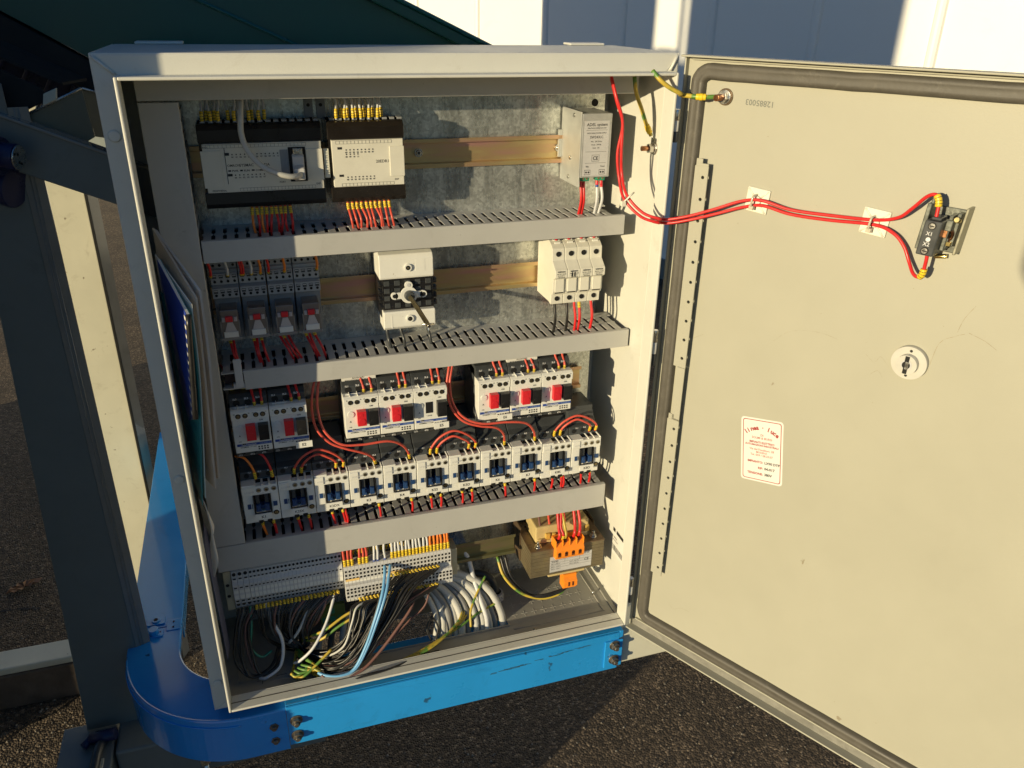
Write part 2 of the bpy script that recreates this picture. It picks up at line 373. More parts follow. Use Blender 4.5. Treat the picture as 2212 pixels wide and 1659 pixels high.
# unseen column added out of view to shade the left edge of the cabinet
def ecol(e, s): return (e-.868*s, -.496*s)                   # point lying s towards the sun on the line through (e, 0)
w = thing('shade_column', 'unseen steel column added to shade the left cabinet edge', 'column', (-300, -180, GZ))
m = MB(); a = ecol(-4, 330); c = ecol(-1090, 230)
m.add([(a[0], a[1], GZ), (c[0], c[1], GZ), (c[0]-50, c[1]-28.6, GZ), (a[0]-50, a[1]-28.6, GZ), (a[0], a[1], 1250), (c[0], c[1], 1250), (c[0]-50, c[1]-28.6, 1250), (a[0]-50, a[1]-28.6, 1250)],
      [(0, 1, 2, 3), (4, 5, 6, 7), (0, 1, 5, 4), (1, 2, 6, 5), (2, 3, 7, 6), (3, 0, 4, 7)])
m.build('post', STEEL, w, (-300, -180, GZ))  # added slab, widened to keep sun off the guard and hopper
m = MB(); a = ecol(52, 400); c = ecol(-30, 400)
m.add([(a[0], a[1], GZ), (c[0], c[1], GZ), (c[0]-30, c[1]+30, GZ), (a[0]-30, a[1]+30, GZ), (a[0], a[1], 34), (c[0], c[1], 48), (c[0]-30, c[1]+30, 48), (a[0]-30, a[1]+30, 34)],
      [(0, 1, 2, 3), (4, 5, 6, 7), (0, 1, 5, 4), (1, 2, 6, 5), (2, 3, 7, 6), (3, 0, 4, 7)])
m.build('low_shade_plate', STEEL, w, (-300, -180, GZ))  # added low blocker shading the left of the blue beam

# upright channel post at the left
def sh(x, y, z): return (x, y, z)
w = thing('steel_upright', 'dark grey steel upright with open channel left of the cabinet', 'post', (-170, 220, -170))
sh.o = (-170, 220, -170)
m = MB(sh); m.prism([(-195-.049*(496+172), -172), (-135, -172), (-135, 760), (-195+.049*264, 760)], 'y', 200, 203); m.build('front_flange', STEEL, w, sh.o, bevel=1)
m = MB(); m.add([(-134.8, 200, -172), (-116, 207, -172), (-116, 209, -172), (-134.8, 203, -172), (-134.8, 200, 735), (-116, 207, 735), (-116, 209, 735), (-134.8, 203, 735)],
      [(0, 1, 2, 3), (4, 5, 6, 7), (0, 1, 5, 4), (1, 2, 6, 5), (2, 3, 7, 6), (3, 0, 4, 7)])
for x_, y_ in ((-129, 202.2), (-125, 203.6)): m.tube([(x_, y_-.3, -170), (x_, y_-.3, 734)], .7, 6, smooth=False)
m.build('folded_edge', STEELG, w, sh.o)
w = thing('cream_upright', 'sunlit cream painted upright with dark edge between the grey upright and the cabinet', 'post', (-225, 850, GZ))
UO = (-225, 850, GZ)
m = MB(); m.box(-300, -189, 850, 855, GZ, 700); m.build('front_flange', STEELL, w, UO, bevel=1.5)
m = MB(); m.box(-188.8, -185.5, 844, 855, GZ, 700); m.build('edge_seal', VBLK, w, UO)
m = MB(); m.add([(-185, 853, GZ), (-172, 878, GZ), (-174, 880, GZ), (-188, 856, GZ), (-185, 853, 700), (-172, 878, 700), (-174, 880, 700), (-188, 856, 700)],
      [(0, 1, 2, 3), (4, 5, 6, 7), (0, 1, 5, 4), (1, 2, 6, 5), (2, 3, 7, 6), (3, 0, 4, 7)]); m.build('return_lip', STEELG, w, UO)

# crossing angle beam and bracket
w = thing('sloping_steel_arm', 'dark grey sloping steel arm with scraped top edge running behind the cabinet corner', 'beam', (-90, 195, 700))
g = lambda x: 724-.445*(x+127)
poly = [(-330, g(-330)), (20, g(20)), (20, g(20)-62), (-330, g(-330)-62)]
m = MB(); m.prism([(-330, g(-330)-3), (20, g(20)-3), (20, g(20)-60), (-330, g(-330)-60)], 'y', 190, 196); m.build('arm_face', STEEL, w, (-90, 195, 700), bevel=1)
m = MB(); m.prism([(-330, g(-330)), (20, g(20)), (20, g(20)-4), (-330, g(-330)-4)], 'y', 187, 214); m.build('arm_top', STEELG, w, (-90, 195, 700), bevel=1.2)
w = thing('bent_bracket', 'bent olive grey sheet bracket with bright beads standing in for its sunlit edge above the sloping arm', 'bracket', (-100, 250, 740))
def Pz(y, pts): return [(p[0], p[1]) for p in pts]
m = MB(); m.prism([(-128, 722), (-60, 752), (-56, 700), (-128, 660)], 'y', 215, 218); m.build('bracket_face', mat('olive_frame_paint', (.16, .15, .10), .45, var=.2, vs_=10), w, (-100, 250, 740), bevel=.6)
m = MB(); m.add([(-60, 217, 752), (-22, 240, 737), (-22, 240, 690), (-56, 217, 700), (-60, 219, 752), (-22, 243, 737), (-22, 243, 690), (-56, 219, 700)],
      [(0, 1, 2, 3), (4, 5, 6, 7), (0, 1, 5, 4), (1, 2, 6, 5), (2, 3, 7, 6), (3, 0, 4, 7)]); m.build('bracket_side', MATS['olive_frame_paint'], w, (-100, 250, 740), bevel=.6)
m = MB(); m.tube([(-128, 214, 722.5), (-60, 214, 753)], 1.6, 6, smooth=False); m.tube([(-60, 215, 753), (-22, 239, 738)], 1.2, 6, smooth=False)
m.build('sunlit_edge_bead', ZINC, w, (-100, 250, 740))  # bright metal beads stand in for sunlight on the edges
m = MB(); m.prism([(-101, 735), (-86, 742), (-84, 754), (-98, 748)], 'y', 206, 214); m.build('welded_tab', STEELL, w, (-100, 250, 740), bevel=1)
w = thing('folded_plate', 'black folded plate sloping down to the bent bracket', 'plate', (-160, 230, 800))
m = MB(); m.prism([(-330, 880), (-101, 752), (-96, 741), (-128, 726), (-330, 800)], 'y', 222, 226); m.build('plate_web', UNDER, w, (-160, 230, 800), bevel=1)
m = MB(); m.add([(-330, 226, 882), (-80, 226, 758), (-60, 262, 760), (-330, 262, 900), (-330, 226, 879), (-80, 226, 755), (-60, 262, 757), (-330, 262, 897)],
      [(0, 1, 2, 3), (4, 5, 6, 7), (0, 1, 5, 4), (1, 2, 6, 5), (2, 3, 7, 6), (3, 0, 4, 7)]); m.build('plate_flange', UNDER, w, (-160, 230, 800))
w = thing('finned_motor', 'navy finned motor housing in the shade under the green hopper', 'motor', (-110, 420, 780))
m = MB(); m.cyl((-250, 380, 838), (-30, 420, 712), 52, n=28); m.build('housing', NAVY, w, (-110, 420, 780), bevel=2)
for k in range(9):
    t = .1+k*.1; p = Vector((-250, 380, 838)).lerp(Vector((-30, 420, 712)), t); d = Vector((220, 40, -126)).normalized()
    m = MB(); m.cyl(p-d*2, p+d*2, 58, n=28); m.build('fin', NAVY, w, (-110, 420, 780))
w = thing('roller_hub', 'shiny dark hub with drilled round face at the left picture edge', 'hub', (-133, 160, 690))
m = MB(); m.cyl((-165, 165, 694), (-124, 150, 690), 14, n=28); m.cyl((-165, 165, 694), (-140, 156, 691), 20, n=28); m.build('hub_barrel', NAVY, w, (-133, 160, 690), bevel=1)
m = MB(); m.cyl((-124, 150, 690), (-122.5, 149.5, 689.8), 13, n=28, m=0)
for k in range(5):
    a = k*1.257; m.cyl((-122.5, 149.4+7*math.cos(a), 689.8+7*math.sin(a)), (-122, 149.2+7*math.cos(a), 689.8+7*math.sin(a)), 1.6, n=8, m=1)
m.build('hub_face', [ZINC, VBLK], w, (-133, 160, 690))
m = MB(); m.cyl((-150, 190, 655), (-141, 186, 653), 24, n=28); m.build('backing_disc', NAVY, w, (-133, 160, 690), bevel=1)
tag(MB().box(-190, -136, 150, 160, 795, 812).build('blue_painted_lug', BLUED, None, (-163, 155, 800), bevel=2), 'small blue painted lug at the upper left picture edge', 'bracket')
# green hopper
w = thing('green_hopper', 'dark green sheet hopper sloping down behind the top of the cabinet', 'hopper', (150, 320, 900))
hz = lambda x: 848.5-.448*(x-311.6)
m = MB(); m.prism([(-420, 1010), (-141, 830), (-55, 778), (10, 745), (552, 742), (-330, hz(-330)), (-420, 1180)], 'y', 300, 304); m.build('side_plate', TEAL, w, (150, 320, 900))
m = MB(); m.prism([(-330, hz(-330)), (560, hz(560)), (560, hz(560)-16), (-330, hz(-330)-16)], 'y', 286, 300.5); m.build('rim_flange', TEAL, w, (150, 320, 900), bevel=2)
m = MB(); m.prism([(-330, hz(-330)+5), (560, hz(560)+5), (560, hz(560)-.5), (-330, hz(-330)-.5)], 'y', 281, 520); m.build('top_edge', TEALL, w, (150, 320, 900), bevel=2)
m = MB(); q = lambda x: 844.3-.449*(x-73)
m.prism([(-330, q(-330)+2.5), (300, q(300)+2.5), (300, q(300)-2.5), (-330, q(-330)-2.5)], 'y', 296, 301); m.build('fold_line', TEALL, w, (150, 320, 900), bevel=2)
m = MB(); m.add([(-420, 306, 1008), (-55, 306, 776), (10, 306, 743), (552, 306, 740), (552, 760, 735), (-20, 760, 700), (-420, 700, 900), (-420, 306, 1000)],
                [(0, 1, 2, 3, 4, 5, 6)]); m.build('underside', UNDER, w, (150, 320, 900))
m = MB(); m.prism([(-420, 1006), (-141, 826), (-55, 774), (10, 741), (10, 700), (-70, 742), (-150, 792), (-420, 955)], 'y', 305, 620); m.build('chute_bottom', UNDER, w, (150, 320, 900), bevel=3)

# timber and rail on the ground
tag(MB().box(-1200, -330, 800, 880, GZ, -545).build('timber_baulk', WOOD, None, (-700, 840, -590), bevel=4), 'dark weathered timber baulk lying on the asphalt at lower left', 'timber')
tag(MB().box(-1200, -330, 804, 868, -544, -526).build('flat_steel_rail', STEELL, None, (-700, 836, -535), bevel=3), 'pale grey steel rail lying on the timber baulk', 'rail')
# oak leaf
m = MB(); out = []
lf = [(0, 0), (.12, .05), (.2, .16), (.3, .08), (.4, .22), (.5, .10), (.62, .20), (.72, .09), (.84, .13), (1, 0)]
pts = lf+[(x, -y*.9) for x, y in reversed(lf[1:-1])]
A = Vector((-658, 1242)); B = Vector((-572, 1284)); dv = B-A; nv = Vector((-dv.y, dv.x))
vs_l = [(A.x+dv.x*x+nv.x*y, A.y+dv.y*x+nv.y*y, GZ+4+10*abs(y)*3+(6 if i % 2 else 0)) for i, (x, y) in enumerate(pts)]
m.add(vs_l+[(A.x+dv.x*.5, A.y+dv.y*.5, GZ+3)], [(i, (i+1) % len(pts), len(pts)) for i in range(len(pts))])
tag(m.build('oak_leaf', LEAF, None, (-615, 1262, GZ)), 'dry brown oak leaf on the asphalt beside the upright', 'leaf')

# grey chassis beams under the blue frame
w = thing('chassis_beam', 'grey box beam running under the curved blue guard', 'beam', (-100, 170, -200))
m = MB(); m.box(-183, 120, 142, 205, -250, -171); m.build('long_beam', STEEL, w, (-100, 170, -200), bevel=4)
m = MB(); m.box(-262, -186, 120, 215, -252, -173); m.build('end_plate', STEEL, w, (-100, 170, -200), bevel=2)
m = MB(); m.cyl((-218, 175, -164), (-182, 170, -160), 9, n=18); m.cyl((-228, 165, -168), (-218, 175, -164), 6, n=12); m.build('greasy_pin', NAVY, w, (-100, 170, -200))
m = MB(); m.cyl((-60, 120, -205), (-60, 120, -260), 4, n=12); m.cyl((-60, 120, -195), (-60, 120, -208), 8, n=6); m.build('clamp_bolt', ZINC, w, (-100, 170, -200))
m = MB(); m.box(-205, -197, 70, 140, -300, -172); m.build('lug_plate', STEELL, w, (-100, 170, -200), bevel=1)
w = thing('plug_socket', 'black square plug with grey cable at the bottom left', 'connector', (-200, 70, -190))
m = MB(); m.box(-232, -200, 60, 96, -260, -182); m.build('housing', BLACK, w, (-200, 70, -190), bevel=1.5)
m = MB(); m.cyl((-214, 80, -182), (-208, 110, -168), 10, n=18); m.build('cable_gland', LGREY, w, (-200, 70, -190))
m = MB(); m.tube([(-208, 108, -170), (-205, 150, -165), (-200, 175, -170)], 7, 10); m.build('cable_stub', DGREY, w, (-200, 70, -190))
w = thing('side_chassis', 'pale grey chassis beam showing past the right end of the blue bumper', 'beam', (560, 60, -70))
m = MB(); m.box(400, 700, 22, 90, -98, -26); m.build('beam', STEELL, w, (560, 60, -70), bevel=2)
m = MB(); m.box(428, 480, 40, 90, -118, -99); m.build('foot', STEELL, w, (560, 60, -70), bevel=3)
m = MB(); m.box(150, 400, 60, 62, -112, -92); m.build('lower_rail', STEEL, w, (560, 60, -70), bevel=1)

# ------------------------------------------------------------ blue bumper frame
w = thing('blue_guard_frame', 'glossy blue guard frame with rounded corner carrying the grey cabinet', 'frame', (20, 185, -60))
BO = (20, 185, -60)
m = MB(); m.box(69.5, 569, 15, 18, -99, -24); m.box(69.5, 575, 15, 92, -27, -24.2); m.box(69.5, 569, 13.5, 15, -38, -27)
m.prism([(569, -24), (575, -24), (575, -36), (569, -38)], 'y', 14, 18); m.build('front_beam', BLUE, w, BO, bevel=.8)
m = MB(); m.box(545, 575, 12.5, 15, -92, -40); m.build('end_tab', BLUE, w, BO, bevel=1)
m = MB(); N_ = 26; oc = []; ic = []
for i in range(N_+1):
    a = math.radians(270-90*i/N_); oc.append((20+167*math.cos(a), 182+167*math.sin(a))); ic.append((20+92*math.cos(a), 182+92*math.sin(a)))
oc = [(69, 15)]+oc+[(-147, 232)]; ic = [(69, 90)]+ic+[(-72, 232)]
n_ = len(oc); vs1 = [(x, y, -30) for x, y in oc]+[(x, y, -30) for x, y in ic]+[(x, y, -105+.04*y*0) for x, y in oc]+[(x, y, -38) for x, y in ic]
fs1 = []
for i in range(n_-1):
    fs1 += [(i, i+1, n_+i+1, n_+i), (i, i+1, 2*n_+i+1, 2*n_+i), (n_+i, n_+i+1, 3*n_+i+1, 3*n_+i)]
m.add(vs1, fs1, 0, False); m.build('corner_guard', BLUED, w, BO, bevel=2.5)
m = MB(); m.tube([(x*1+(20-x)*.012, y+(182-y)*.012, -31) for x, y in oc[2:-1]], 1.6, 6, smooth=False)
m.tube([(20+(x-20)*1.004, 182+(y-182)*1.004, -42) for x, y in oc[2:-1]], 1.2, 6, smooth=False); m.build('pressed_rib', BLUED, w, BO)
m = MB(); m.box(-147, -72, 234, 900, -33, -30); m.box(-147, -144, 234, 900, -105, -33.2); m.box(-74.5, -72, 236, 900, -60, -33.2); m.build('side_beam', BLUED, w, BO, bevel=.8)
for a, b_ in ((-146, -128), (-94, -73)):
    m = MB(); m.box(a, b_, 205 if a < -100 else 222, 226 if a < -100 else 246, -30, -28.4); m.build('hinge_leaf', BLUED, w, BO, bevel=.6)
m = MB(); m.box(-123, -97, 240, 258, -30, -27.4); m.cyl((-110, 249, -27.4), (-110, 249, -25.4), 6.5, n=18); m.cyl((-110, 249, -25.4), (-110, 249, -24.8), 3.2, n=12, m=1)
m.build('socket_plate', [BLUED, VBLK], w, BO, bevel=.5)
m = MB(); m.box(-125, -98, 212, 228, -30, -27.4); m.cyl((-111, 220, -27.4), (-111, 220, -19), 7, n=20); m.build('button_plate', BLUED, w, BO, bevel=.5)
m = MB()
for x, y in ((-134, 210), (-134, 221), (-119, 219), (-102, 221), (-84, 228), (-84, 240)): m.cyl((x, y, -28.3), (x, y, -27.1), 1.4, n=8)
m.build('rivet_holes', VBLK, w, BO)
m = MB(); m.text('GIS', 15, (-45, 95, -29.6), (.9, -.44, 0), (.44, .9, 0)); m.build('embossed_mark', BLUED, w, BO)
for x, z in ((81.4, -54), (80.7, -81.3), (51.4, -57.3), (51.2, -83), (560.5, -48.1), (560.8, -76.6)):
    yb = 15 if x < 100 else 12.5
    if x < 69: yb = 20.5-(.0)
    m = MB(); m.cyl((x, yb, z), (x, yb-1.6, z), 8.6, n=20); m.cyl((x, yb-1.6, z), (x, yb-7, z), 6.4, n=6, rot=.4); m.cyl((x, yb-7, z), (x, yb-11, z), 3.4, n=12)
    m.build('bolt', mat('weathered_bolt', (.22, .20, .17), .4, metal=.8, var=.3, vs_=200), w, BO, bevel=.4)
m = MB()
rc = random.Random(5)
for i in range(26):
    x = 360+rc.uniform(0, 150); z = -38-(510-x)*.09-rc.uniform(0, 5)*.5; m.box(x, x+rc.uniform(4, 22), 14.7, 14.85, z, z+rc.uniform(.4, 1.2))
m.build('scuff', mat('dark_blue_scuff', (.03, .10, .18), .6), w, BO)

# ------------------------------------------------------------ cabinet
cab = thing('electrical_cabinet', 'open light grey steel control cabinet with its door swung wide to the right', 'cabinet', (0, 0, -15))
CO = (0, 0, -15)
m = MB()
m.box(-20, -18, 25.4, 205, -15, 799); m.box(580, 582, 25.4, 205, -15, 799); m.box(-18, 580, 25.4, 205, 797, 799); m.box(-18, 580, 203, 205, -14, 797)
m.prism([(-19, -14), (3, 3), (3, 778), (-19, 798)], 'y', 25, 27); m.prism([(581, -14), (567, 3), (567, 778), (581, 798)], 'y', 25, 27)
m.prism([(-19, 798), (3, 778), (567, 778), (581, 798)], 'y', 25, 27); m.prism([(-19, -14), (3, 3), (567, 3), (581, -14)], 'y', 25, 27)
m.build('shell', PAINT, cab, CO, bevel=2.2)
m = MB(); m.box(0, 3.2, 0, 24.9, 0, 780); m.box(566.8, 570, 0, 24.9, 0, 780); m.box(3.3, 566.7, 0, 24.9, 776.8, 780); m.box(3.3, 566.7, 0, 24.9, 0, 3.2)
m.build('rim', PAINT, cab, CO, bevel=1.1)
for a in (((-17, 24, 796), (-1, 24, 781)), ((579, 24, 796), (571, 24, 781))): m = MB(); m.tube(a, 1.6, 8, smooth=False); m.build('mitre_weld', PAINT, cab, CO)
for z in (726, 345, 32):
    m = MB(); m.cyl((-10.5, 25, z), (-10.5, 22.6, z), 6.2, 5.0, n=24); m.build('plug_cap', PAINT, cab, CO, bevel=.8)
m = MB(); m.box(2, 568, 12.2, 13.8, 3.25, 3.4); m.build('seal_line', RUBB, cab, CO)
# floor with cable opening and knock-outs
m = MB()
m.box(-18, 580, 27, 62, -13, -11.5); m.box(-18, 92, 62.2, 126, -13, -11.5); m.box(405, 580, 62.2, 126, -13, -11.5); m.box(-18, 580, 126.2, 203, -13, -11.5)
m.box(92, 405, 60.2, 61.8, -11.5, -8.5); m.box(3, 567, 27, 29, -11.5, 0)
m.tube([(12, 140, -11.3), (12, 72, -11.3), (20, 62, -11.3), (88, 52, -11.3)], .7, 6); m.tube([(410, 52, -11.3), (545, 52, -11.3), (556, 62, -11.3), (556, 150, -11.3)], 1.0, 6)
m.tube([(420, 38, -11.3), (565, 38, -11.3), (571, 50, -11.3), (571, 180, -11.3)], 1.4, 6)
m.build('floor_pan', mat('dusty_shaded_floor_paint', (.34, .33, .29), .5, var=.08, vs_=10, bump=.2, bs=500, stain=((.16, .13, .10), .5, 14)), cab, CO)  # base colour darkened for the shade on the floor; blotches are dirt
for x in range(9):
    for y in range(3):
        cx_, cy_ = 420+x*16+y*3, 82+y*22
        if cx_ > 548: continue
        m = MB(); m.box(cx_-5, cx_-1, cy_-.4, cy_+.4, -11.5, -11.15); m.box(cx_+1, cx_+5, cy_-.4, cy_+.4, -11.5, -11.15)
        m.box(cx_-.4, cx_+.4, cy_-6, cy_-1.2, -11.5, -11.15); m.box(cx_-.4, cx_+.4, cy_+1.2, cy_+6, -11.5, -11.15); m.build('cross_mark', mat('worn_mark', (.48, .47, .42), .5), cab, CO)
m = MB(); m.box(36, 50, 57.6, 58.4, -11.5, -11.2); m.box(42.6, 43.4, 51, 65, -11.5, -11.2); m.box(62, 76, 61, 61.8, -11.5, -11.2); m.build('cross_mark', DGREY, cab, CO)
for x, y in ((437, 38), (556, 92), (100, 45)):
    m = MB(); m.cyl((x, y, -11.5), (x, y, -5), 1.9, n=12); m.build('floor_stud', ZINC, cab, CO)
for x in (305, 190): m = MB(); m.cyl((x, 39, -11.4), (x, 39, -11.2), 1.8, n=12); m.build('floor_hole', VBLK, cab, CO)
m = MB(); m.box(14, 555, 160, 162, 12, 762); m.cyl((541, 159.9, 733), (541, 159.6, 733), 4.6, n=20, m=1); m.cyl((180, 159.9, 736), (180, 159.6, 736), 2.6, n=14, m=1)
m.build('mounting_plate', [GALV, VBLK], cab, CO)
m = MB(); m.box(176, 186, 155, 160, 722, 745); m.box(190, 200, 155, 160, 722, 745)
m.cyl((181, 155, 737), (181, 154.6, 737), 2, n=12, m=1); m.cyl((195, 155, 737), (195, 154.6, 737), 2, n=12, m=1); m.build('plate_lug', [MGREY, VBLK], cab, CO, bevel=.6)
for x0, x1 in ((4, 54), (518, 566)):
    m = MB(); m.box(x0, x1, 196, 222, 799.2, 802); m.build('lifting_tab', PAINT, cab, CO, bevel=1.2)
for z0, z1 in ((705, 741), (426, 474), (38, 82)):
    h = (z1-z0)/3
    m = MB(); m.cyl((575.5, 7, z0), (575.5, 7, z0+h), 3.6, n=16, m=0); m.cyl((575.5, 7, z0+h), (575.5, 7, z0+2*h), 3.6, n=16, m=1); m.cyl((575.5, 7, z0+2*h), (575.5, 7, z1), 3.8, n=16, m=2)
    m.build('hinge', [DGREY, WHITE, ZINC], cab, CO, bevel=.4)
# rating label on the right inner wall
m = MB(); X = 579.8
m.quad((X, 87, 120), (X, 42, 120), (X, 42, 74), (X, 87, 74), 0)
T = lambda s_, z, y, a_: m.text(s_, z, (X-.15, y, a_), (0, -1, 0), (0, 0, 1), 1)
m.quad((X-.1, 86, 119.5), (X-.1, 78, 119.5), (X-.1, 78, 113), (X-.1, 86, 113), 1)
m.quad((X-.1, 74, 119.5), (X-.1, 49, 119.5), (X-.1, 49, 113.5), (X-.1, 74, 113.5), 1)
T('IP 55', 4, 48, 108); T('12885003', 3.4, 84, 103); T('600x800x200', 3.0, 84, 98)
rc = random.Random(2); y = 85
while y > 50:
    ww = rc.choice((.5, .9, 1.4)); m.quad((X-.1, y, 90), (X-.1, y-ww, 90), (X-.1, y-ww, 80), (X-.1, y, 80), 1); y -= ww+rc.choice((.6, 1.0))
m.build('rating_label', [PAPER, INK], cab, CO)

# ---- door (part of the cabinet), drawn in its own hinge frame: u along the door, n towards the inside face, z up
L0 = Vector((577, 10, 0)); UD = Vector((.47815, -.87828, 0)); ND = Vector((-.87828, -.47815, 0))
def dp(u, n, z): p = L0+UD*u+ND*n; return (p.x, p.y, z)
DO = dp(0, 0, -16)
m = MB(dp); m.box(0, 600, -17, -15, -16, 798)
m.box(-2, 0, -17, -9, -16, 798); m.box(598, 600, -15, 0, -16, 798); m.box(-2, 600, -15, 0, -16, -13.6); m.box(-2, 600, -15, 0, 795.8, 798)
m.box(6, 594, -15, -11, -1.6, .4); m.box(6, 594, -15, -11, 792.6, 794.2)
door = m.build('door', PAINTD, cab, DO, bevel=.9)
m = MB(dp); m.box(2, 596, -15, -12, -13.4, -1.8); m.build('bottom_channel', mat('grey_channel_paint', (.20, .195, .17), .6, var=.25, vs_=30, stain=((.05, .045, .03), .6, 30)), door, DO)  # darker grey strip with dark blotches in the bottom fold
def ring(u0, u1, z0, z1, rad):
    P = []
    for cu, cz, a0 in ((u1-rad, z1-rad, 0), (u0+rad, z1-rad, 90), (u0+rad, z0+rad, 180), (u1-rad, z0+rad, 270)):
        for k in range(9):
            a = math.radians(a0+k*11.25); P.append((cu+rad*math.cos(a), cz+rad*math.sin(a), math.cos(a), math.sin(a)))
    return P
m = MB(dp); P = ring(9, 591, 3.5, 790.5, 22); prof = [(0, -15), (0, -9.5), (-3, -6.2), (-6, -6.6), (-8.5, -7.2), (-11, -6.6), (-14, -6.2), (-17, -9.5), (-17, -15)]
vs2 = []; fs2 = []
sub = []
for i in range(len(P)):                                     # long straights get intermediate rings
    a = P[i]; b_ = P[(i+1) % len(P)]; sub.append(a)
    if (a[0]-b_[0])**2+(a[1]-b_[1])**2 > 1e4:
        for k in range(1, 24): sub.append(tuple(a[j]+(b_[j]-a[j])*k/24 for j in range(4)))
rg = random.Random(4)
for p in sub:
    w_ = rg.uniform(-.35, .35)
    for q in prof: vs2.append((p[0]+p[2]*(q[0]+w_), q[1], p[1]+p[3]*(q[0]+w_)))
npf = len(prof)
for i in range(len(sub)):
    j = (i+1) % len(sub)
    for k in range(npf-1): fs2.append((i*npf+k, i*npf+k+1, j*npf+k+1, j*npf+k))
m.add(vs2, fs2, 0, True); m.build('gasket', RUBB, door, DO)
def holed(m, u0, u1, z0, z1, n, hr, cu, cz):
    oct_ = [(cu+hr*math.cos(math.radians(a)), cz+hr*math.sin(math.radians(a))) for a in range(0, 360, 45)]
    um, zm = (u0+u1)/2, (z0+z1)/2
    rect = [(u1, cz), (u1, z1), (cu, z1), (u0, z1), (u0, cz), (u0, z0), (cu, z0), (u1, z0)]
    m.add([(a, n, b) for a, b in oct_]+[(a, n, b) for a, b in rect], [(i, (i+1) % 8, 8+(i+1) % 8, 8+i) for i in range(8)])
for za, zb in ((432, 682), (106, 356)):
    m = MB(dp); k = 0; z = za
    while z < zb-1:
        notch = 5 if (za > 400 and k == 9 and False) else 0
        holed(m, 30, 46-notch, z, z+25, -4, 2.1, 40, z+12.5); holed(m, 30, 46-notch, z, z+25, -5.2, 2.1, 40, z+12.5); z += 25; k += 1
    m.box(28.8, 30, -15, -4, za, zb); m.box(30, 46, -5.2, -4, zb+.1, zb+3); m.box(30, 38, -5.2, -4, zb+3.1, zb+8)
    m.box(46.05, 46.3, -5.2, -4, za, zb)
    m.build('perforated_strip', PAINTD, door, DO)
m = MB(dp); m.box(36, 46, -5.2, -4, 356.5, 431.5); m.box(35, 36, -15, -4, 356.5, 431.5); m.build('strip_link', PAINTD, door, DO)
m = MB(dp); m.cyl((51, -15, 757), (51, -13, 757), 9, n=24, m=0); m.cyl((51, -13, 757), (51, -11, 757), 7.6, n=24, m=1); m.cyl((51, -11, 757), (51, -5, 757), 6.4, n=6, m=1)
m.cyl((51, -5, 757), (51, 6, 757), 3.2, n=14, m=2)
for k in range(5): m.cyl((51, -3+k*2, 757), (51, -2+k*2, 757), 3.6, n=14, m=2)
m.build('earth_stud', [RUSTM, ZINC, COPPER], door, DO, bevel=.3)
m = MB(dp); m.cyl((300, -15, 518), (300, -8, 518), 17.6, n=48, m=0); m.cyl((300, -8, 518), (300, -1, 518), 10.3, n=40, m=0)
m.cyl((300, -1, 518), (300, -.6, 518), 5.6, n=28, m=2); m.cyl((300, -.6, 518), (300, -.2, 518), 4.0, n=20, m=1)
m.box(297.9, 302.1, -.75, -.3, 508.6, 527.6, 1); m.box(299.3, 302.6, -.3, .8, 514, 522, 3)
m.cyl((300, -8, 531.4), (300, -7.7, 531.4), 1.5, n=12, m=1); m.cyl((300, -8, 504.4), (300, -7.7, 504.4), 1.5, n=12, m=1)
m.build('lock', [mat('lock_white', (.52, .51, .46), .4, var=.05, vs_=60), VBLK, LGREY, ZINC], door, DO, bevel=.5)
# sticker
m = MB(dp); rt = Vector((.982, 0, .19)).normalized(); up = Vector((-.14, 0, .99)).normalized(); c0 = Vector((158.5, -14.85, 354))
def sp_(a, b_, n=0): p = c0+rt*a+up*b_; return (p.x, p.y+n, p.z)
def rrect(w_, h_, r_, n, mi, w2=None):
    P = []
    for cx_, cz_, a0 in ((w_-r_, h_-r_, 0), (-w_+r_, h_-r_, 90), (-w_+r_, -h_+r_, 180), (w_-r_, -h_+r_, 270)):
        for k in range(5):
            a = math.radians(a0+k*22.5); P.append((cx_+r_*math.cos(a), cz_+r_*math.sin(a)))
    m.add([sp_(a, b_, n) for a, b_ in P], [tuple(range(len(P)))], mi)
rrect(27.5, 42.5, 4, 0, 0); rrect(25.1, 40.2, 3, .06, 1); rrect(24.2, 39.3, 2.6, .1, 0)
word = 'linea · luce'; 
for i, ch in enumerate(word):
    if ch == ' ': continue
    a = math.radians(128-i*(76/(len(word)-1))); rad = 30
    r_ = rt*math.sin(a)-up*math.cos(a); u_ = rt*math.cos(a)+up*math.sin(a); p = c0+up*(-2)+rt*0+u_*rad-r_*2
    m.text(ch, 8.2, (p.x, p.y+.15, p.z), r_, u_, 1, w=.035)
def line(s_, size, b_, mi=1, al='c', a=0): p = sp_(a, b_, .15); m.text(s_, size, p, rt, up, mi, al, w=.035 if mi in (1, 3) else .015)
line('DI', 4, 19.5, 2); line('SOLMI & BURSI', 4.1, 15.5, 2); line('IMPIANTI ELETTRICI', 3.7, 9.6); line('AUTOMAZIONI INDUSTRIALI', 3.35, 6)
line('Via dei Fonditori, 28', 3.9, 0, 2); line('MODENA', 3.4, -3.6, 2); line('Tel. 059 / 28.23.07', 3.9, -7.6, 2)
line('IMPIANTO:', 4.2, -17, 1, 'r', 2); line('RIF:', 4.2, -25, 1, 'r', 2); line('TENSIONE:', 4.2, -33, 1, 'r', 2)
line('LX90 DTP', 4.6, -17, 3, 'l', 4); line('04-017', 4.8, -25, 3, 'l', 4); line('380V', 4.8, -33, 3, 'l', 4)
m.build('sticker', [PAPER, RINK, mat('pale_red_print', (.36, .07, .05), .6), INK], door, DO)
m = MB(dp); m.text('12885003', 8.5, (109, -14.8, 756), (-1, 0, .02), (0, 0, -1), 0); m.build('stamped_number', GINK, door, DO)
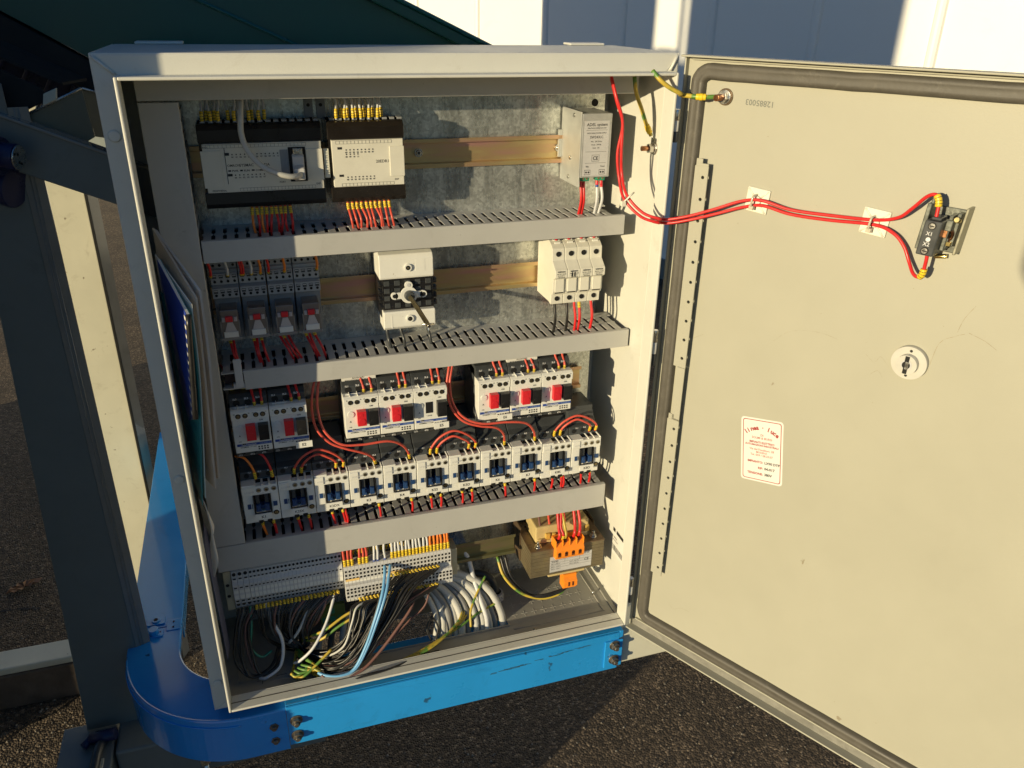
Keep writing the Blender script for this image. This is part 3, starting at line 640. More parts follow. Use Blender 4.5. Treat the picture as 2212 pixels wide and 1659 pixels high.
# scuffs on the door
def scuff(pts, wd=.35):
    m = MB(dp); P = catmull([(u, 0, z) for u, z in pts], 5)
    for a, b_ in zip(P, P[1:]):
        t = (b_-a).normalized(); q = Vector((-t.z, 0, t.x))*wd*random.uniform(.1, .8)
        m.quad((a.x-q.x, -14.93, a.z-q.z), (b_.x-q.x, -14.93, b_.z-q.z), (b_.x+q.x, -14.93, b_.z+q.z), (a.x+q.x, -14.93, a.z+q.z))
    m.build('scratch', SCR, door, DO)
scuff([(150, 497), (165, 512), (185, 520), (205, 522), (222, 520)], .25); scuff([(255, 512), (265, 506), (270, 514), (280, 505)], .2)
scuff([(345, 590), (338, 575), (335, 560)], .4); scuff([(318, 520), (322, 545), (335, 556), (342, 560)], .35); scuff([(345, 562), (360, 558), (372, 552)], .3)
scuff([(262, 490), (270, 498), (276, 492)], .2); scuff([(56, 60), (66, 52), (78, 60), (92, 62)], .25); scuff([(45, 470), (60, 480)], .3)
m = MB(dp); rc = random.Random(9)
for k in range(26):
    u_, z_ = 234.5+rc.gauss(0, 1.1), 228+rc.gauss(0, 3.2); r_ = rc.uniform(.25, .9); m.cyl((u_, -14.95, z_), (u_, -14.8, z_), r_, n=6)
for k in range(40):
    u_, z_ = rc.uniform(50, 380), rc.uniform(30, 760); r_ = rc.uniform(.15, .5); m.cyl((u_, -14.95, z_), (u_, -14.85, z_), r_, n=6)
m.build('dirt_specks', SCR, door, DO)['kind'] = 'stuff'

# ------------------------------------------------------------ ducts and rails
def duct(label, x0, x1, z0, z1, y0=83, y1=159.6, cover_x0=None, slots=True):
    t = thing('cable_duct', label, 'cable duct', (x0, y1, z0), 'cable ducts on the mounting plate'); O = (x0, y1, z0)
    m = MB(); cx0 = x0 if cover_x0 is None else cover_x0
    m.box(cx0, x1, y0, y0+1.6, z0, z1); m.box(cx0, x1, y0+1.6, y0+7, z1-1.2, z1); m.box(cx0, x1, y0+1.6, y0+7, z0, z0+1.2)
    m.build('duct_cover', DUCT, t, O, bevel=.8)
    for zz, nm in ((z1-2.8, 'slotted_side'), (z0+1.3, 'slotted_side')):
        m = MB(); m.box(x0, x1, y1-14, y1, zz, zz+1.5); m.box(x0, x1, y0+2, y0+9, zz, zz+1.5)
        x = x0+2
        while x < x1-10:                                     # fingers, each with the break-off waist
            m.prism([(x, y0+9), (x+8.2, y0+9), (x+8.2, y0+33), (x+9.9, y0+35), (x+9.9, y0+38), (x+8.2, y0+40), (x+8.2, y1-14), (x, y1-14), (x, y0+40), (x-1.7, y0+38), (x-1.7, y0+35), (x, y0+33)], 'z', zz, zz+1.5)
            x += 12.5
        m.build(nm, DUCT, t, O, bevel=.25)
    m = MB(); m.box(x0, x1, y1-1.5, y1, z0+3, z1-3); m.build('duct_back', DUCT, t, O)
    m = MB(); m.box(x0+3, x1-6, y0+12, y1-4, z0+5, z1-7); m.build('dark_wire_fill', mat('shade_dark_fill', (.030, .014, .013), .6, var=.6, vs_=60), t, O)  # dark block for the wires; its colour deepens the shade behind the slots
    return t
duct('grey slotted cable duct below the two white control modules', 48, 558, 579.5, 604.5)
duct('grey slotted cable duct below the relays, switch and fuse holders', 48, 577, 421.5, 446, cover_x0=73)
duct('grey slotted cable duct below the row of contactors', 8, 559, 163, 202)
duct('grey cable duct along the top under the cabinet roof', 8, 563, 751, 786)
t = thing('cable_duct', 'tall vertical grey cable duct inside the left edge of the cabinet', 'cable duct', (8, 159, 204), 'cable ducts on the mounting plate'); O = (8, 159, 204)
m = MB(); m.box(8, 46.5, 83, 84.6, 203, 749.5); m.box(45, 46.5, 84.7, 91, 203, 749.5); m.box(8, 9.5, 84.7, 91, 203, 749.5); m.build('duct_cover', DUCT, t, O, bevel=.8)
m = MB(); z = 206
while z < 742:
    if not any(a-2 < z < b_ for a, b_ in ((575, 604), (418, 446))): m.box(44.4, 45.4, 92, 158, z, z+8)
    z += 12.5
m.box(8.5, 9.5, 92, 158, 206, 745); m.build('slotted_side', DUCT, t, O)

def rail(label, x0, x1, zc, y, m_=RAIL):
    t = thing('mounting_rail', label, 'mounting rail', (x0, y, zc), 'mounting rails'); O = (x0, y, zc)
    p = [(y, zc-17.5), (y+1, zc-17.5), (y+1, zc-13.5), (y+7.5, zc-12.5), (y+7.5, zc+12.5), (y+1, zc+13.5), (y+1, zc+17.5), (y, zc+17.5), (y, zc+12.3), (y+6.4, zc+11.5), (y+6.4, zc-11.5), (y, zc-12.3)]
    m = MB(); m.prism(p, 'x', x0, x1); m.build('rail_profile', m_, t, O, bevel=.4)
    return t, O
t, O = rail('yellow passivated mounting rail behind the two white control modules', 46, 512, 678, 152)
for x in (308, 492):
    m = MB(); m.cyl((x, 158.2, 679), (x, 155, 679), 5.2, n=20); m.cyl((x, 155, 679), (x, 153.4, 679), 3.6, 2.8, n=16); m.cyl((x, 153.4, 679), (x, 153.2, 679), 1.7, n=6, m=1)
    m.build('rail_screw', [ZINC, VBLK], t, O, bevel=.3)
m = MB(); m.text('Weidmuller  35x7.5', 6.5, (352, 158.3, 668), m=0); m.build('pressed_lettering', RAIL, t, O)
t, O = rail('yellow passivated mounting rail carrying the relays, switch and fuse holders', 46, 545, 513, 152)
m = MB(); m.text('Weidmuller  35x7.5', 6.5, (404, 158.3, 506), m=0); m.build('pressed_lettering', RAIL, t, O)
m = MB(); m.text('Weidmuller', 6.5, (178, 158.3, 503), m=0); m.build('pressed_lettering', RAIL, t, O)
rail('yellow passivated mounting rail carrying the motor breakers', 46, 540, 349, 152)
rail('yellow passivated mounting rail hidden behind the contactors', 46, 552, 262, 152)
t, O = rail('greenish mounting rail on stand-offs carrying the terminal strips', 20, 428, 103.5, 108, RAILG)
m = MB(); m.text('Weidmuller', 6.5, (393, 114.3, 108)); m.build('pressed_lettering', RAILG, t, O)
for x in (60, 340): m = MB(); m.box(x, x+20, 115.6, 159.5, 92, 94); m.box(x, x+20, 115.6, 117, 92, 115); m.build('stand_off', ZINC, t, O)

# ------------------------------------------------------------ wires
def wire(pts, r, mt, label, group, name='wire', sleeves=(), cat='wire', n=7):
    if r < 2.1 and name == 'wire': r *= 1.2
    o = MB().tube(pts, r, n).build(name, mt, None, pts[0])
    tag(o, label, cat, group)
    P = catmull(pts, 8); L_ = [0]
    for a, b_ in zip(P, P[1:]): L_.append(L_[-1]+(b_-a).length)
    for s0, ln, rr_, sm in sleeves:                          # start (from end if negative), length, radius, material
        s0 = L_[-1]+s0 if s0 < 0 else s0
        def at_(s_):
            s_ = max(0, min(L_[-1], s_))
            for i in range(len(L_)-1):
                if L_[i+1] >= s_: return P[i].lerp(P[i+1], (s_-L_[i])/max(1e-6, L_[i+1]-L_[i]))
            return P[-1]
        rr_ = max(rr_, r+.35); q = [tuple(at_(s0+ln*k/3)) for k in range(4)]
        nm = 'marker_sleeve' if sm is YEL and ln > 3.5 else 'ferrule_collar'
        ms = MB(); ms.tube(q, rr_, 8, seg=2)
        if nm == 'marker_sleeve':                            # printed characters as short dark ribs
            for k in (.25, .5, .75):
                c = at_(s0+ln*k); d = (at_(s0+ln*k+.4)-at_(s0+ln*k-.4)).normalized()
                ms.cyl(tuple(c-d*.28), tuple(c+d*.28), rr_+.08, n=8, m=1)
        ms.build(nm, [sm, INK], o, tuple(q[0]))
    return o
rw = random.Random(21)
# ------------------------------------------------------------ programmable controllers
def dotrow(m, x, z, n, step, y, labels=True, mi=1, start=0):
    for i in range(n):
        m.cyl((x+i*step, y, z), (x+i*step, y-.25, z), .75, n=8, m=mi)
        if labels: m.text('%02d' % (i+start), 2.3, (x+i*step, y-.1, z-3.6), m=mi, align='c')
def grid(m, x0, x1, z, n, y, mi=1):
    m.box(x0, x1, y-.08, y, z+1.5, z+1.75, mi); m.box(x0, x1, y-.08, y, z-1.7, z-1.5, mi)
    for i in range(n+1):
        x = x0+(x1-x0)*i/n; m.box(x-.12, x+.12, y-.09, y, z-1.5, z+1.5, mi)
def plc(x0, x1, wide):
    O = (x0, 152, 633)
    t = thing('control_module', 'wide white and black programmable control module at top left with plugged grey cable' if wide else 'narrower white and black expansion control module right of the wide one', 'control module', O, 'programmable control modules')
    m = MB(); m.box(x0, x1, 112, 152, 633.2, 724); m.build('base', BROWNBLK, t, O, bevel=1)
    for za, zb in ((704.5, 724), (633, 651.5)):
        m = MB()
        if za > 700: m.prism([(150, za), (107.5, za), (107, zb-6), (110, zb-1), (114, zb), (150, zb)], 'x', x0-.4, x1+.4)
        else: m.prism([(150, zb), (107.5, zb), (107, za+6), (110, za+1), (114, za), (150, za)], 'x', x0-.4, x1+.4)
        m.build('terminal_cover', BROWNBLK if not wide else BLACK, t, O, bevel=.7)
    m = MB(); fx0 = x0+1.2; fx1 = x1-1.5
    m.box(fx0+2, fx1, 105, 112, 652, 704)
    m.box(fx0-.5, fx0+20 if wide else fx0+2, 104, 105, 657.5, 697) if wide else m.box(fx1-16, fx1+.8, 103.4, 105, 662, 696)
    if wide: m.box(fx1-17, fx1+.8, 103.4, 105, 662, 696); m.box(fx0+24, fx0+24.6, 104.6, 105, 661, 700, 1)
    m.build('front_face', CREAM, t, O, bevel=.5) if not wide else m.build('front_face', [CREAM, INK], t, O, bevel=.4)
    y = 104.9; m = MB()
    if wide:
        m.text('OMRON', 3.6, (x0+26.5, y, 679.6)); m.text('SYSMAC', 4.2, (x0+39, y, 679.4)); m.text('CPM2A', 4.2, (x0+58, y, 679.4))
        for i, s_ in enumerate(('PWR', 'RUN', 'COMM', 'ERR')): m.text(s_, 3, (x0+31+i*12.3, y, 674)); m.box(x0+27+i*12.3, x0+30+i*12.3, y-.2, y, 674.4, 676, 0)
        m.box(x0+25, x0+30, y-.1, y, 691.5, 694.5); m.box(x0+26, x0+31, y-.1, y, 669.3, 672)
        dotrow(m, x0+33, 692.5, 12, 4.35, y, mi=0); dotrow(m, x0+34, 670.5, 8, 4.35, y, mi=0)
        grid(m, x0+3, x0+112, 701.3, 26, y, 0); grid(m, x0+37, x0+119, 654.5, 22, y, 0)
        m.text('PERIPHERAL', 2.8, (x0+8, y, 653.2)); m.text('PORT', 2.6, (x0+80, y, 660)); m.text('EXP', 2.8, (x0+120, y, 656.5)); m.text('24VDC', 2.4, (x0+2, y, 700))
    else:
        m.text('20EDR1', 4.6, (x0+52, y, 678)); m.box(x0+9.5, x0+14.5, y-.1, y, 694, 696.6); m.box(x0+9.5, x0+14.5, y-.1, y, 663.6, 666.2)
        dotrow(m, x0+19, 693.3, 8, 4.3, y, mi=0); dotrow(m, x0+19, 688.5, 4, 4.3, y, mi=0, start=8); dotrow(m, x0+19, 663, 8, 4.3, y, mi=0)
        grid(m, x0+8, x0+71, 701.5, 15, y, 0); grid(m, x0+12, x0+72, 654.3, 14, y, 0); m.text('EXP', 2.8, (x0+73, y, 657.5))
    m.build('front_print', INK, t, O)
    m = MB()
    for i in range(int((x1-x0)/8.5)): m.box(x0+4+i*8.5, x0+9.5+i*8.5, 116, 128, 724.1, 726.5)
    m.build('terminal_row', MGREY, t, O, bevel=.3)
    return t, O
t, O = plc(58.8, 188.6, True)
m = MB(); m.box(151, 169.5, 104.1, 104.8, 661, 698.5); m.box(142, 150.6, 104.3, 104.9, 665, 696, 1); m.build('port_recess', [VBLK, MGREY], t, O)
m = MB(); m.prism([(98, 672), (98, 689), (101, 691), (104, 692), (104, 664), (99, 663), (98, 667)], 'x', 154.5, 167); m.prism([(90, 665), (90, 677), (98, 680), (98, 663)], 'x', 155, 166.5)
tag(m.build('cable_plug', LGREY, None, (160, 98, 677), bevel=1.2), 'light grey plug pushed into the port of the wide control module', 'plug')
m = MB(); m.box(156, 166, 99, 104, 691.6, 697.5); m.cyl((161, 98.9, 694.8), (161, 98.2, 694.8), 1.4, n=12)
m.build('metal_shell', ZINC, bpy.data.objects['cable_plug'], (160, 98, 677), bevel=.4)
wire([(108, 112, 752), (105.5, 96, 735), (104, 92, 715), (109, 88, 698), (120, 84, 684), (134, 80, 676), (148, 80, 671.5), (157, 84, 670.5), (161, 90, 671)], 3.1, GRW, 'thick light grey data cable curving down to the plug', 'data cable', 'data_cable', cat='cable', n=12)
t, O = plc(195.6, 281.2, False)
m = MB()
for k in range(11): m.box(190, 195, 106-.3*(k % 2), 112, 664+k*2.7, 665.8+k*2.7)
m.box(189.6, 195.3, 107, 112, 663, 695)
tag(m.build('ribbon_connector', CLEARW, None, (192, 110, 679), bevel=.2), 'white ribbed ribbon connector between the two control modules', 'connector')
def toprow(xs, y0, z0, z1, label, mt, grp, sl=10, r=1.15, dx=0):
    for i, x in enumerate(xs):
        x = x+rw.uniform(-.6, .6); yo = y0+(6 if i % 2 else 0)
        pts = [(x, yo, z0), (x+rw.uniform(-.4, .4), yo, z0+9), (x+dx+rw.uniform(-2, 2), yo+6, (z0+z1)/2+4), (x+dx+rw.uniform(-3, 3), yo+12, z1)]
        wire(pts, r, mt, '%s %s' % (nth(i, len(xs)), label), grp, 'wire', [(1.5, sl, 1.9, YEL)])
toprow([66+i*4.2 for i in range(5)]+[92, 99, 106, 114, 118, 124, 130], 116, 725, 755, 'pale wire entering the top of the wide control module', WHW, 'wires above the wide control module')
toprow([208+i*4.6 for i in range(12)], 116, 725, 755, 'pale wire entering the top of the narrower control module', WHW, 'wires above the narrower control module')
def drop(x0, y0, z0, x1, y1, z1, mt, label, grp, r=1.2, sleeves=((1, 9, 1.9, YEL),), bow=3.):
    mid = ((x0+x1)/2+rw.uniform(-1.5, 1.5), min(y0, y1)-bow, (z0+z1)/2)
    return wire([(x0, y0, z0), (x0+rw.uniform(-.5, .5), y0-1, z0-6 if z1 < z0 else z0+6), mid, (x1, y1, z1+(5 if z1 < z0 else -5)), (x1, y1+1, z1)], r, mt, label, grp, 'wire', sleeves)
for i in range(9):
    x = 106+i*5.2; drop(x, 118, 632, x-1+rw.uniform(-2, 2), 112, 597, ORW if i in (0, 2) else REDW, '%s wire leaving the bottom of the wide control module' % nth(i, 9), 'wires below the wide control module')
for i in range(10):
    x = 214+i*5.4; drop(x, 118, 632, x+3+rw.uniform(-2, 2), 108, 597, REDF, '%s red wire leaving the bottom of the narrower control module' % nth(i, 10), 'wires below the narrower control module')
# cobweb scraps beside the module
# ------------------------------------------------------------ power supply
O = (515, 150, 651)
ALS = mat('dull_aluminium', (.52, .53, .51), .45, metal=.55, var=.06, vs_=60)
t = thing('power_supply', 'small aluminium power supply box with white data label at upper right', 'power supply', O)
m = MB(); m.box(496.5, 535.6, 92, 150, 652, 728); m.build('case', ALS, t, O, bevel=.8)
m = MB(); m.box(495, 496.3, 92, 156, 640, 730); m.box(490, 495, 152, 156, 668, 702); m.build('side_bracket', ALS, t, O, bevel=.5)
m = MB()
for y, z in ((104, 724), (112, 672), (116, 648)): m.cyl((495, y+10, z), (493.6, y+10, z), 2.6, n=14)
m.build('bracket_screw', ZINC, t, O, bevel=.3)
m = MB(); y = 91.8; m.box(499.5, 532.5, y, 92, 654, 719.5, 0)
tx = lambda s_, sz, z, al='c', x=516: m.text(s_, sz, (x, y-.1, z), m=1, align=al)
tx('ADEL system', 5.0, 713.5); tx('http://www.adelsystem.com', 2.2, 710.5); m.box(502, 530, y-.05, y, 708.5, 708.8, 1); tx('SWITCHING POWER SUPPLY', 2.0, 704.5); tx('SW243LC', 4.2, 699)
for i, s_ in enumerate(('Vin:  24-32Vac', 'Vout:  24Vdc', 'Iout:  3A')): tx(s_, 2.5, 694.5-i*3.8)
m.box(502, 530, y-.05, y, 683, 683.3, 1); m.box(511, 521, y-.05, y, 671.6, 679.4, 1); m.box(511.4, 520.6, y-.1, y-.04, 672, 679, 0); tx('CE', 6, 673.4)
m.box(502, 530, y-.05, y, 669.5, 669.8, 1); tx('Vin', 3, 664.5, x=505.5); tx('Vout', 3, 664.5, x=526)
for a in (502, 521.5): 
    m.box(a, a+8, y-.05, y, 655.5, 661.5, 1); m.box(a+.4, a+7.6, y-.1, y-.04, 656, 661, 0)
    for b_ in (2.3, 5.6): m.cyl((a+b_, y-.1, 658.5), (a+b_, y-.25, 658.5), 1.2, n=10, m=1)
m.build('data_label', [LGREY, INK], t, O)
m = MB(); m.box(500, 511, 96, 106, 647, 652.5); m.box(521, 532, 96, 106, 647, 652.5)
for a in (502.5, 507.5, 523.5, 529): m.cyl((a, 96, 650), (a, 95.6, 650), 1.5, n=10, m=1)
m.build('terminal', [GREENP, BRASS], t, O, bevel=.3)
for i, (x, mt, sl) in enumerate(((502, REDW, ()), (506, REDW, ()), (524, WHW, ((0, 6, 1.9, RED), (6, 3, 2, BLUEB))), (529.5, WHW, ((0, 6, 1.9, RED), (6, 3, 2, RED))))):
    drop(x, 101, 647, x+2, 108, 598, mt, '%s wire under the aluminium power supply' % nth(i, 4), 'wires under the power supply', 1.5, sl)

# ------------------------------------------------------------ relays
SOCK = mat('socket_grey_plastic', (.36, .37, .37), .45, var=.05, vs_=60)
def relay_proto():
    O = (0, 0, 0); t = thing('relay_socket', '', 'relay', O, 'plug-in relays in grey sockets')
    w = 30.2                                                  # local frame: x across, y = 0 on the rail (world 152), z from socket bottom
    m = MB(); m.prism([(0, 2), (0, 98), (-22, 98), (-22, 86), (-27, 84), (-27, 66), (-33, 64), (-33, 52), (-14, 50), (-14, 2)], 'x', 0, w); m.build('socket_body', SOCK, t, O, bevel=.5)
    tiers = ((-24, 85, 97.5), (-29.5, 67, 80.5), (-35, 52, 64))
    for y, za, zb in tiers:
        m = MB(); m.box(.4, w-.4, y, y+6, za, zb)
        for i in range(4):
            x = 3.9+i*7.4; m.box(x-2, x+2.6, y-.25, y+.2, zb-6, zb-1.8, 1); m.box(x-1.6, x+2.2, y-.45, y-.2, zb-3.6, zb-2.6, 2); m.cyl((x+.3, y, za+3.6), (x+.3, y-.2, za+3.6), 1.7, n=10, m=3)
            m.text(str((4-i)*10+2), 1.9, (x-1, y-.2, zb-8.6), m=3)
        m.build('terminal_tier', [SOCK, DGREY, LGREY, VBLK], t, O, bevel=.25)
    m = MB(); m.box(.6, w-.6, -26, -14, -2, 49); m.build('side_frame', MGREY, t, O, bevel=.5)
    m = MB(); m.box(0, w-.4, -15, 0, -9, 2); m.text('A2  A1', 2.6, (14, -15.2, -6), m=1); m.build('foot', [LGREY, INK], t, O, bevel=.5)
    m = MB(); m.box(5.5, 25.5, -53, -20, 10, 43); r_ = m.build('relay_cover', CLEAR, t, O, bevel=1)
    m = MB(); m.box(11, 19, -57, -53.2, 29.5, 36); m.build('test_button', RED, r_, O, bevel=.6)
    m = MB(); m.box(7, 10.5, -54.5, -53.2, 29, 34.5); m.box(20.2, 24, -54.5, -53.2, 29, 34.5); m.prism([(8, 14), (12.5, 28), (18.5, 28), (23, 14)], 'y', -54, -53.1); m.build('button_frame', mat('milky_plastic', (.46, .43, .42), .3), r_, O, bevel=.3)
    m = MB(); m.box(7.5, 23.5, -55, -53.2, 9.6, 16.5); m.build('label_tag', PAPER, r_, O, bevel=.3)
    m = MB(); m.box(4.6, 26.4, -54.5, -52, 5.5, 9.4); m.box(4.6, 6, -53, -25, 6, 30); m.box(25, 26.4, -53, -25, 6, 30); m.build('retaining_clip', mat('smoky_clip', (.22, .21, .20), .2, coat=.4), r_, O, bevel=.4)
    return t
rp = relay_proto(); RX = [50, 81.2, 112.8, 143.8]
for i, x in enumerate(RX):
    o = rp if i == 0 else copy_tree(rp)
    o.location = Vector((x, 152, 475))*K
    o['label'] = ('leftmost of the four clear relays in grey sockets', 'second clear relay from left, grey socket with red button', 'third clear relay from left, grey socket with red button', 'rightmost of the four clear relays in grey sockets')[i]
cols = [(52, REDW, 1), (57, REDW, 0), (64, WHW, 0), (69, WHW, 1), (84, REDW, 1), (88, REDW, 1), (93, WHW, 0), (97, WHW, 1), (103, ORW, 0), (107, ORW, 1), (112, REDW, 0), (116, REDW, 1), (129, ORW, 0), (134, ORW, 1), (167, ORW, 0), (171.5, ORW, 1)]
for i, (x, mt, low) in enumerate(cols):
    ze, ye = (552, 122) if low else (569, 127); lx = x+rw.uniform(-1, 1)
    wire([(lx-3, 122, 590), (lx-2, 112-4*low, 580), (lx+.5, ye-10, ze+12), (lx, ye-6, ze+3), (lx, ye, ze)], 1.25, mt, '%s wire into the top of the relay sockets' % nth(i, 16), 'wires above the relays', 'wire', [(-7.5, 5.5, 1.9, YEL)])
for i, (x, xe) in enumerate(((62, 69), (66, 70), (89, 94), (93, 96), (98, 104), (121, 133), (125, 139), (131, 143), (151, 162), (156, 165), (162, 172))):
    drop(x, 118, 478, xe, 108, 439, REDW, '%s red wire below the four clear relays' % nth(i, 11), 'wires below the relays', 1.3, ((1, 8, 1.95, YEL),) if i % 2 == 0 or i == 8 else ())

# ------------------------------------------------------------ rotary isolator
O = (278, 152, 515); t = thing('rotary_isolator', 'black and white rotary isolator with long square shaft between relays and fuses', 'switch', O)
m = MB(); m.box(245, 313, 112, 152, 486, 552)
for k in range(4):
    m.box(242.5, 316, 108, 116, 499+k*9.5, 505+k*9.5); m.box(243.5, 315, 106, 108, 501+k*9.5, 503+k*9.5)
m.box(247, 311, 106.5, 112, 497, 538); m.build('switch_body', BLACK, t, O, bevel=.8)
m = MB()
for k in range(5):
    for j in range(4): m.box(249+k*13, 256+k*13, 105.6, 106.5, 499.5+j*9.6, 506+j*9.6)
m.build('body_rib', DGREY, t, O, bevel=.5)
m = MB(); m.prism([(116, 538.5), (101, 538.5), (100, 541), (100, 563), (103, 569), (112, 571), (128, 571), (128, 575), (108, 575.5), (104, 577), (116, 579), (148, 579), (148, 538.5)], 'x', 243.5, 310.5)
m.build('top_terminal_cover', WHITE, t, O, bevel=1)
m = MB(); m.box(288, 300, 99.8, 100.1, 547, 562); m.build('marking_field', WHITE, t, O, bevel=.1)
m = MB(); m.box(255, 257, 99.8, 100.1, 475, 492); m.build('marking_field', WHITE, t, O, bevel=.1)
m = MB(); m.prism([(148, 496.5), (101, 496.5), (100, 494), (100, 476), (104, 472), (148, 472)], 'x', 246, 311.5); m.build('bottom_terminal_cover', WHITE, t, O, bevel=1)
for z in (552.5, 486.5):
    m = MB(); m.cyl((278.5, 100, z), (278.5, 97.6, z), 4.7, n=24, m=0); m.cyl((278.5, 97.6, z), (278.5, 97.3, z), 2.9, n=16, m=1); m.cyl((278.5, 97.3, z), (278.5, 96.9, z), 1.4, n=10, m=2)
    m.build('screw_boss', [WHITE, VBLK, BRASS], t, O, bevel=.3)
m = MB(); m.cyl((279, 104, 516.5), (279, 100.5, 516.5), 10.5, n=32, m=0); m.cyl((279, 104, 529), (279, 100.7, 529), 5, n=20, m=0); m.box(262, 296, 100.7, 104, 512.5, 520.5, 0)
m.cyl((261, 104, 516.5), (261, 100.7, 516.5), 4.6, n=20, m=0); m.cyl((297, 104, 516.5), (297, 100.7, 516.5), 4.6, n=20, m=0)
m.cyl((261, 100.6, 516.5), (261, 100.2, 516.5), 2.7, n=14, m=1); m.cyl((297, 100.6, 516.5), (297, 100.2, 516.5), 2.7, n=14, m=1); m.cyl((279, 100.6, 529.5), (279, 100.2, 529.5), 2.4, n=14, m=2)
m.build('mounting_star', [WHITE, VBLK, LGREY], t, O, bevel=.5)
m = MB(); m.cyl((279, 100.4, 516.5), (279, 93, 516.5), 6.6, 5.8, n=24); m.build('drive_collar', DGREY, t, O, bevel=.5)
m = MB(); m.cyl((279, 95, 516.5), (286.5, 27, 503), 3.4, n=4, rot=.785); m.build('square_shaft', BRASS, t, O, bevel=.4)
m = MB(); m.cyl((279.5, 30, 503.8), (294, 29, 503.2), 1.3, n=10); m.cyl((286.5, 27.4, 502), (286.5, 26, 497), 1.4, n=8); m.cyl((286.5, 27.5, 503), (286.8, 24, 502.6), 2.0, n=12); m.build('cross_pin', ZINC, t, O)
for i, x in enumerate((252, 269, 304)):
    drop(x, 116, 472, x+3, 110, 439, DGREY, '%s dark grey wire below the rotary isolator' % nth(i, 3), 'wires below the isolator', 2.1, ())
for i, x in enumerate((262, 280, 298)):
    drop(x, 122, 577, x, 118, 592, DGREY, '%s dark wire above the rotary isolator' % nth(i, 3), 'wires above the isolator', 2.1, ())

# ------------------------------------------------------------ fuse holders
def fuse_proto():
    O = (0, 0, 0); t = thing('fuse_holder', '', 'fuse holder', O, 'white fuse holders')
    m = MB(); pr = [(0, 2), (-46, 2), (-53, 0), (-54, 14), (-58, 15), (-60, 20), (-60, 36), (-64, 38), (-67, 40), (-67, 50), (-64, 52), (-54, 60), (-53, 75), (-46, 80), (-38, 84), (-20, 84), (0, 76)]
    m.prism(pr, 'x', 0, 17.1); m.build('holder_body', CREAM, t, O, bevel=.7)
    m = MB(); m.box(2.4, 14.7, -62, -60.1, 19, 37); m.build('flap', CREAM, t, O, bevel=.5)
    m = MB(); m.box(3, 14, -60.6, -59.9, 17.2, 18.4); m.build('flap_gap', VBLK, t, O)
    m = MB(); m.cyl((8.5, -53.6, 8), (8.5, -54.6, 8), 3.2, n=18); m.build('screw_hole', VBLK, t, O)
    m = MB(); m.cyl((8.5, -53.6, 68), (8.5, -54.4, 68), 3.4, n=18); m.build('screw_hole', VBLK, t, O)
    m = MB(); m.box(4.5, 13, -44, -38, 83, 84.6); m.box(5.5, 13.5, -46.5, -45, 79.4, 82); m.build('wire_entry', WHITE, t, O, bevel=.3)
    return t
fp = fuse_proto()
for i in range(4):
    o = fp if i == 0 else copy_tree(fp)
    o.location = Vector((466.5+17.5*i, 152, 487))*K
    o['label'] = ('leftmost of the four white fuse holders', 'second white fuse holder from left, printed with a fuse symbol', 'third white fuse holder from left, printed with small text', 'rightmost of the four white fuse holders')[i]
    m = MB(); X0 = 466.5+17.5*i
    if i != 1:
        m.text('wimex', 4.0, (X0+8.6, 84.7, 534.3), m=0, align='c'); m.text('PB 10-1 10x38', 2.0, (X0+8.6, 84.7, 531.6), m=0, align='c'); m.text('32 A 690 V~', 1.9, (X0+8.6, 84.7, 529.3), m=0, align='c'); m.text('54B 0100 B', 1.9, (X0+8.6, 84.7, 527.1), m=0, align='c')
    else:
        for a in (6, 9.6): m.box(X0+a-.9, X0+a+.9, 84.75, 84.9, 528.5, 533.5); m.box(X0+a-.15, X0+a+.15, 84.75, 84.9, 526.5, 535.5)
    m.build('printed_mark', INK, o, (0, 0, 0)).location = -Vector(o.location)
    for zt, ze, low in ((571, 592, 0), (487, 439, 1)):
        mt = BKW if i < 2 else REDW; x = X0+8.5
        sl = [(0, 5, 2.3, RED)] if not low else ([(0, 10, 2.3, YEL)] if i == 2 else [])
        drop(x, 109 if not low else 106, zt, x+rw.uniform(-1, 2), 116 if not low else 106, ze, mt, '%s wire %s the four white fuse holders' % (nth(i, 4), 'below' if low else 'above'), 'wires %s the fuse holders' % ('below' if low else 'above'), 1.6, sl, bow=2 if not low else 4)
drop(503.5, 106, 487, 505, 105, 439, REDW, 'second red wire under the third white fuse holder, touching its yellow marker', 'wires below the fuse holders', 1.5, ())

